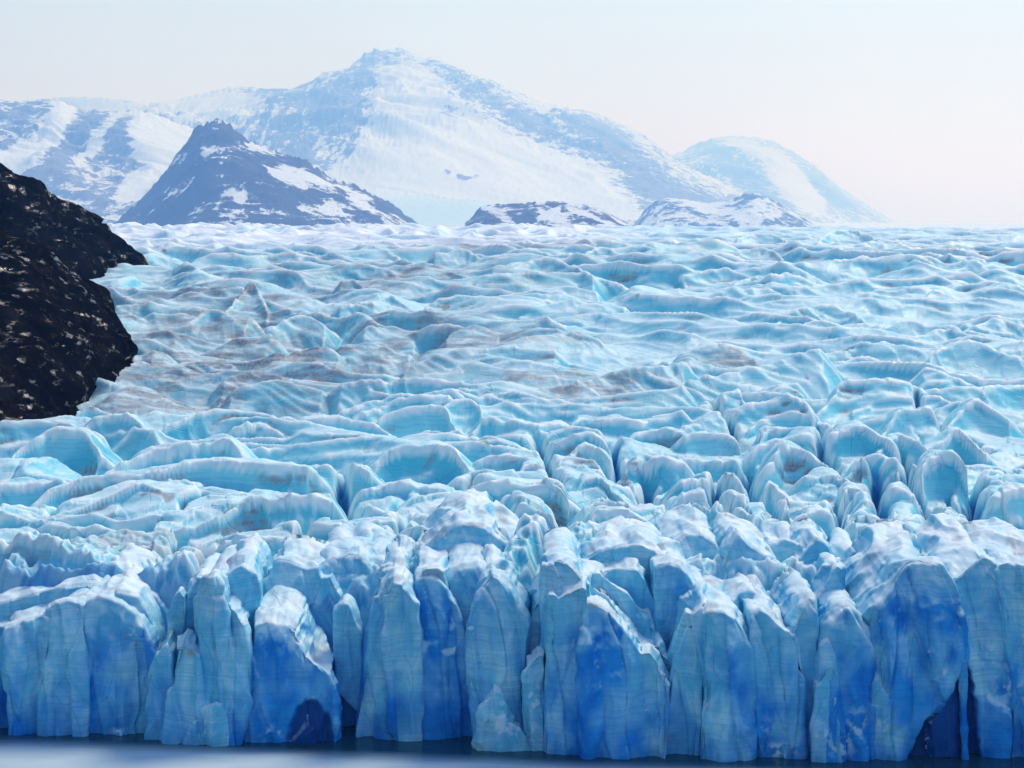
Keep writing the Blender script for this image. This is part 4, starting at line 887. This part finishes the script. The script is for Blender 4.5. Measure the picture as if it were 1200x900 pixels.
mountain('dark_ridge', 'dark blue rocky ridge with thin snow streaks behind the glacier',
    [(120,272),(135,263),(150,250),(165,238),(178,224),(190,210),(198,199),(205,187),(213,177),(222,169),(226,158),(231,150),(238,145),(247,143),(256,141),(266,144),(275,150),(283,159),(292,166),
     (306,172),(325,180),(342,185),(360,189),(372,196),(385,206),(402,213),(420,219),(438,228),(455,237),(472,249),(490,263),(500,275)],
    4300, 5200, 301, bias=0.30, shape=0.9, gully=(-0.6, 0.9), rough=1.3, jag=2.2, base_row=270,
    snow_blobs=[(345,210,40,12,.55,8),(215,222,26,9,.40,-30),(310,175,20,5,.35,30),(262,190,12,5,.4,-30),(300,248,25,7,.3,0),(430,240,50,6,.4,35),(200,190,14,6,.4,-50),(380,245,40,7,.35,0),(242,178,9,6,.4,0),(280,230,14,8,.3,50)],
    rock_blobs=[(250,160,25,14,.3,0),(190,245,40,20,.3,-40),(300,215,60,18,.2,10)])
mountain('dark_ridge', 'low dark blue rock rib in front of the big snowfield',
    [(545,262),(556,250),(563,242),(580,240),(600,239),(622,237),(645,235),(665,237),(690,241),(705,246),(720,254),(745,266)],
    4000, 4500, 351, bias=0.42, rough=0.9, base_row=272,
    snow_blobs=[(585,252,14,5,.4,20),(640,252,22,4,.4,-30),(700,255,25,4,.4,20),(572,243,10,3,.3,0)])
mountain('dark_ridge', 'low rock rib at the right foot of the tall peak',
    [(740,266),(755,246),(768,235),(782,231),(800,233),(825,238),(850,236),(872,228),(884,226),(900,232),(920,243),(940,255),(960,268)],
    6900, 7700, 371, bias=0.6, rough=0.9, base_row=272,
    snow_blobs=[(820,240,22,5,.4,20),(860,250,30,5,.35,25),(900,245,22,4,.35,30)], rock_blobs=[(775,250,25,10,.25,0)])
mountain('icefall', 'smooth turquoise side glacier below the snowfield',
    [(400,245),(418,222),(440,220),(470,225),(505,230),(540,233),(570,236),(600,242),(640,252),(660,264)],
    6700, 8000, 401, bias=1.2, rough=0.25, base_row=272, ice_blobs=[(490,250,130,22,0.6)])
mountain('mountain', 'pale hazy rounded mountain on the right beyond the peak',
    [(740,230),(765,195),(785,181),(800,176),(815,168),(832,162),(850,160),(870,161),(890,162),(905,166),(920,173),(935,182),(950,192),(968,207),(985,221),(1000,231),(1020,244),(1040,256),(1062,268),(1075,276)],
    15000, 23000, 451, bias=0.55, shape=0.8, rough=0.8, gully=(0.6, 0.8),
    snow_blobs=[(930,215,40,14,.6,45),(890,180,40,8,.3,20)], rock_blobs=[(850,180,60,14,.35,20),(880,215,60,12,.45,35),(970,225,50,8,.45,40)])

# ------------------------------------------------------------------ rock bluff on the left
def bluff_loft(foot, rim):
    fo = np.array(foot, float); ri = np.array(rim, float)
    k = len(fo); ns = 520; nt = 330
    u = np.linspace(0, k - 1, ns)
    def cat(a): return np.interp(u, np.arange(k), a)
    def sm(a, w=10):
        p = np.pad(a, w, 'edge'); c = np.ones(2 * w + 1) / (2 * w + 1); return np.convolve(p, c, 'valid')
    Fx = sm(cat(fo[:, 0])); Fy = sm(cat(fo[:, 1])); Fd = sm(cat(fo[:, 2]))
    Rx = sm(cat(ri[:, 0])); Ry = sm(cat(ri[:, 1])); Rd = sm(cat(ri[:, 2]))
    A = np.stack(at(Fx, Fy, Fd), -1); B = np.stack(at(Rx, Ry, Rd), -1)
    v = np.linspace(-0.15, 1.0, nt)[:, None, None]
    Vt = A[None] + (B - A)[None] * np.clip(v, 0, 1)
    Vt[..., 2] += np.minimum(v[..., 0], 0) * 120
    bul = np.sin(np.pi * np.clip(v[..., 0], 0, 1)**0.8)
    tap = sstep(0, 60, np.arange(ns))[None, :]
    Vt[..., 2] += bul * 9 * tap; Vt[..., 0] += bul * 4 * tap; Vt[..., 1] -= bul * 10 * tap
    back = B + np.array([-120.0, 160.0, -20.0]); back2 = B + np.array([-200.0, 400.0, -130.0])
    w = np.linspace(0, 1, 40)[1:, None, None]
    V = np.concatenate([Vt, B[None] * (1 - w) + back[None] * w, back[None] * (1 - w) + back2[None] * w], 0)
    nr = V.shape[0]
    V = V.reshape(-1, 3); Q = grid_quads(nr, ns)
    N = vnormals(V, Q)
    if N[:, 2].mean() < 0: Q = Q[:, ::-1]; N = -N
    for (sc, am, sd, zs) in ((95, 6, 501, 1.0), (42, 5, 502, 0.8)):
        n = noise3(V[:, 0] / sc, V[:, 1] / sc, V[:, 2] / sc * zs, sd)
        V = V + N * ((1 - 2.2 * np.abs(n)) * am * 0.6 + n * am * 0.4 - am * 0.4)[:, None]
    N = vnormals(V, Q)
    # sheet joints: slabs dipping toward the glacier
    q = V[:, 2] * 0.85 + V[:, 0] * 0.45 + V[:, 1] * 0.10 + 9 * noise3(V[:, 0] / 40, V[:, 1] / 40, V[:, 2] / 40, 503)
    for per, am, sd in ((21.0, 4.0, 0), (7.5, 1.6, 9)):
        ph = q / per; fr = ph - np.floor(ph)
        wgt = sstep(-0.2, 0.3, noise3(V[:, 0] / 30, V[:, 1] / 30, V[:, 2] / 30, 504 + sd))
        V = V + N * (am * (sstep(0, 0.85, fr) - sstep(0.85, 1.0, fr) - 0.5) * wgt)[:, None]
    # broken faces
    a = V[:, 0] * 0.8 - V[:, 1] * 0.5; b = V[:, 2]
    for cs, am, sd in ((30, 5.5, 511), (11, 1.8, 521)):
        f1, f2, hx, hy, cid = cells(a / cs + 0.3 * noise2(a / cs, b / cs, sd + 7), b / cs * 0.8 + 0.3 * noise2(a / cs + 7, b / cs, sd + 8), sd)
        V = V + N * (am * ((cid[:, 0] - 0.5) + 1.6 * (cid[:, 1] - 0.5) * (a / cs - hx) + 1.6 * (cid[:, 2] - 0.5) * (b / cs * 0.8 - hy)))[:, None]
    for (sc, am, sd) in ((14, 1.2, 505), (5.5, 0.25, 506), (2.2, 0.05, 507)):
        n = noise3(V[:, 0] / sc, V[:, 1] / sc, V[:, 2] / sc * 0.7, sd)
        V = V + N * ((0.5 - 2 * np.abs(n)) * am)[:, None]
    return V, Q

def build_bluff():
    up = bluff_loft([(178,331,1500),(170,335,1480),(150,341,1450),(130,347,1420),(112,353,1380),(80,358,1350),(40,362,1330),(0,366,1310),(-100,372,1290),(-260,380,1270)],
        [(174,324,1520),(160,303,1510),(146,283,1500),(130,264,1490),(100,250,1460),(70,232,1430),(45,216,1400),(20,200,1370),(-60,168,1340),(-260,130,1300)])
    lo = bluff_loft([(112,353,1250),(118,362,1180),(130,376,1110),(144,398,1050),(148,415,1000),(145,430,950),(134,441,905),(112,452,870),(92,462,846),(72,474,820),(52,484,800),(30,492,785),(0,499,770),(-60,510,750),(-160,525,735),(-280,535,720)],
        [(108,348,1260),(104,343,1240),(98,336,1220),(92,328,1200),(84,320,1170),(76,312,1140),(68,302,1110),(58,294,1080),(46,288,1060),(34,284,1040),(20,280,1020),(4,276,1010),(-20,270,1000),(-60,262,990),(-160,245,980),(-280,230,970)])
    root = bpy.data.objects.new('rock_bluff', None); COL.objects.link(root)
    base = np.array(at(60, 470, 850)); root.location = base
    for V, Q in (up, lo):
        o = mesh_obj('buttress', V - base, Q, ROCK, {}, smooth=False, parent=root)
    tag(root, 'black wet rock bluff rising out of the ice at the edge of the glacier', 'rock')
build_bluff()

# ------------------------------------------------------------------ lake
def build_lake():
    ys = np.array([-3000, -200, 200, 350, 420, 500, 900, 1500, 2000], float)
    xs = np.array([-16000, -3000, -600, -200, 0, 200, 600, 3000, 16000], float)
    X, Y = np.meshgrid(xs, ys)
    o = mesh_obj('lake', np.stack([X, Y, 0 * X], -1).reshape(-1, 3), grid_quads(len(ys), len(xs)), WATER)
    tag(o, 'still milky grey blue lake at the foot of the ice cliff', 'lake', kind='structure')
build_lake()

def build_snowfield():
    ys = np.array([2550, 2900, 4000, 6000, 15000, 115000], float); zs = np.array([45, 30, -20, -70, -170, -1400], float)
    xs = np.linspace(-1, 1, 40)
    T, Y = np.meshgrid(xs, ys)
    X = T * np.minimum(Y * 0.6 + 1500, 39000)
    Z = np.repeat(zs[:, None], 40, 1)
    o = mesh_obj('snowfield', np.stack([X, Y, Z], -1).reshape(-1, 3), grid_quads(len(ys), 40), MOUNT, {'snow': 2 + 0 * Z, 'ice': 0 * Z})
    tag(o, 'snow covered valley floor beyond the glacier', 'snowfield', kind='structure')
build_snowfield()

# ------------------------------------------------------------------ air
def build_haze():
    x0, x1, y0, y1, z0, z1 = -40000, 40000, -1200, 116000, -1420, 9000
    V = [(x, y, z) for z in (z0, z1) for y in (y0, y1) for x in (x0, x1)]
    Q = [(0, 2, 3, 1), (4, 5, 7, 6), (0, 1, 5, 4), (2, 6, 7, 3), (0, 4, 6, 2), (1, 3, 7, 5)]
    m = bpy.data.materials.new('mountain_haze'); m.use_nodes = True
    nt = m.node_tree; nt.nodes.clear()
    v = nt.nodes.new('ShaderNodeVolumePrincipled')
    v.inputs['Color'].default_value = (*HAZE_COL, 1)
    v.inputs['Absorption Color'].default_value = (1, 1, 1, 1)
    v.inputs['Density'].default_value = HAZE_DENS
    v.inputs['Anisotropy'].default_value = 0.35
    o_ = nt.nodes.new('ShaderNodeOutputMaterial'); nt.links.new(v.outputs[0], o_.inputs['Volume'])
    o = mesh_obj('haze', V, Q, m, smooth=False)
    tag(o, 'thin bluish air fading the far mountains', 'haze', kind='stuff')
HAZE_COL = (0.19, 0.43, 1.0); HAZE_DENS = 3.9e-5
if HAZE: build_haze()

# ------------------------------------------------------------------ light, sky, camera
SUN_EL, SUN_AZ = math.radians(49), math.radians(38)     # azimuth from +Y toward +X: behind the glacier, to the right
w = bpy.data.worlds.new('World'); scene.world = w; w.use_nodes = True
nt = w.node_tree; nt.nodes.clear()
sky = nt.nodes.new('ShaderNodeTexSky'); sky.sky_type = 'NISHITA'; sky.sun_disc = False
sky.sun_elevation = SUN_EL; sky.sun_rotation = SUN_AZ; sky.air_density = 1.0; sky.dust_density = 0.6
bg1 = nt.nodes.new('ShaderNodeBackground'); bg1.inputs['Strength'].default_value = 0.05
nt.links.new(sky.outputs[0], bg1.inputs['Color'])
# overcast layer: a bright even cloud deck with faint soft structure
tc = nt.nodes.new('ShaderNodeTexCoord')
nz = nt.nodes.new('ShaderNodeTexNoise'); nz.inputs['Scale'].default_value = 1.6; nz.inputs['Detail'].default_value = 4
nt.links.new(tc.outputs['Generated'], nz.inputs['Vector'])
mx = nt.nodes.new('ShaderNodeMix'); mx.data_type = 'RGBA'
mr = nt.nodes.new('ShaderNodeMapRange'); mr.inputs[1].default_value = 0.35; mr.inputs[2].default_value = 0.65
nt.links.new(nz.outputs[0], mr.inputs[0]); nt.links.new(mr.outputs[0], mx.inputs[0])
mx.inputs[6].default_value = (0.50, 0.76, 1.68, 1); mx.inputs[7].default_value = (0.52, 0.765, 1.68, 1)
bg2 = nt.nodes.new('ShaderNodeBackground'); bg2.inputs['Strength'].default_value = 0.62
nt.links.new(mx.outputs[2], bg2.inputs['Color'])
# deck dimmed on the unseen lake side to deepen shade on the ice faces
dt = nt.nodes.new('ShaderNodeVectorMath'); dt.operation = 'DOT_PRODUCT'
nt.links.new(tc.outputs['Generated'], dt.inputs[0]); dt.inputs[1].default_value = (math.sin(SUN_AZ), math.cos(SUN_AZ), 0.25)
m2 = nt.nodes.new('ShaderNodeMapRange'); m2.interpolation_type = 'SMOOTHSTEP'
nt.links.new(dt.outputs['Value'], m2.inputs[0])
m2.inputs[1].default_value = -0.35; m2.inputs[2].default_value = 0.50; m2.inputs[3].default_value = 0.045; m2.inputs[4].default_value = 0.21
nt.links.new(m2.outputs[0], bg2.inputs['Strength'])
ad = nt.nodes.new('ShaderNodeAddShader'); nt.links.new(bg1.outputs[0], ad.inputs[0]); nt.links.new(bg2.outputs[0], ad.inputs[1])
ow = nt.nodes.new('ShaderNodeOutputWorld'); nt.links.new(ad.outputs[0], ow.inputs['Surface'])

sun = bpy.data.lights.new('sun', 'SUN'); sun.energy = 1.5; sun.angle = math.radians(18); sun.color = (1.0, 0.96, 0.90)
so = bpy.data.objects.new('sun', sun); COL.objects.link(so)
import mathutils
d = mathutils.Vector((math.sin(SUN_AZ) * math.cos(SUN_EL), math.cos(SUN_AZ) * math.cos(SUN_EL), math.sin(SUN_EL)))
so.rotation_euler = d.to_track_quat('Z', 'Y').to_euler(); so.location = (0, 0, 3000)

cam = bpy.data.cameras.new('camera'); cam.sensor_width = 36; cam.lens = 36 * F / 1200.0
cam.clip_start = 1.0; cam.clip_end = 200000
co = bpy.data.objects.new('camera', cam); COL.objects.link(co)
co.location = CAM; co.rotation_euler = (math.pi / 2 - PITCH, 0, 0)
scene.camera = co
scene.view_settings.view_transform = 'Standard'; scene.view_settings.look = 'None'
scene.view_settings.gamma = 1.0; scene.view_settings.exposure = 0.90
c = scene.cycles
c.use_denoising = True; c.max_bounces = 6; c.diffuse_bounces = 4; c.glossy_bounces = 3; c.volume_bounces = 1
c.volume_step_rate = 1.0
try: c.use_adaptive_sampling = True
except Exception: pass
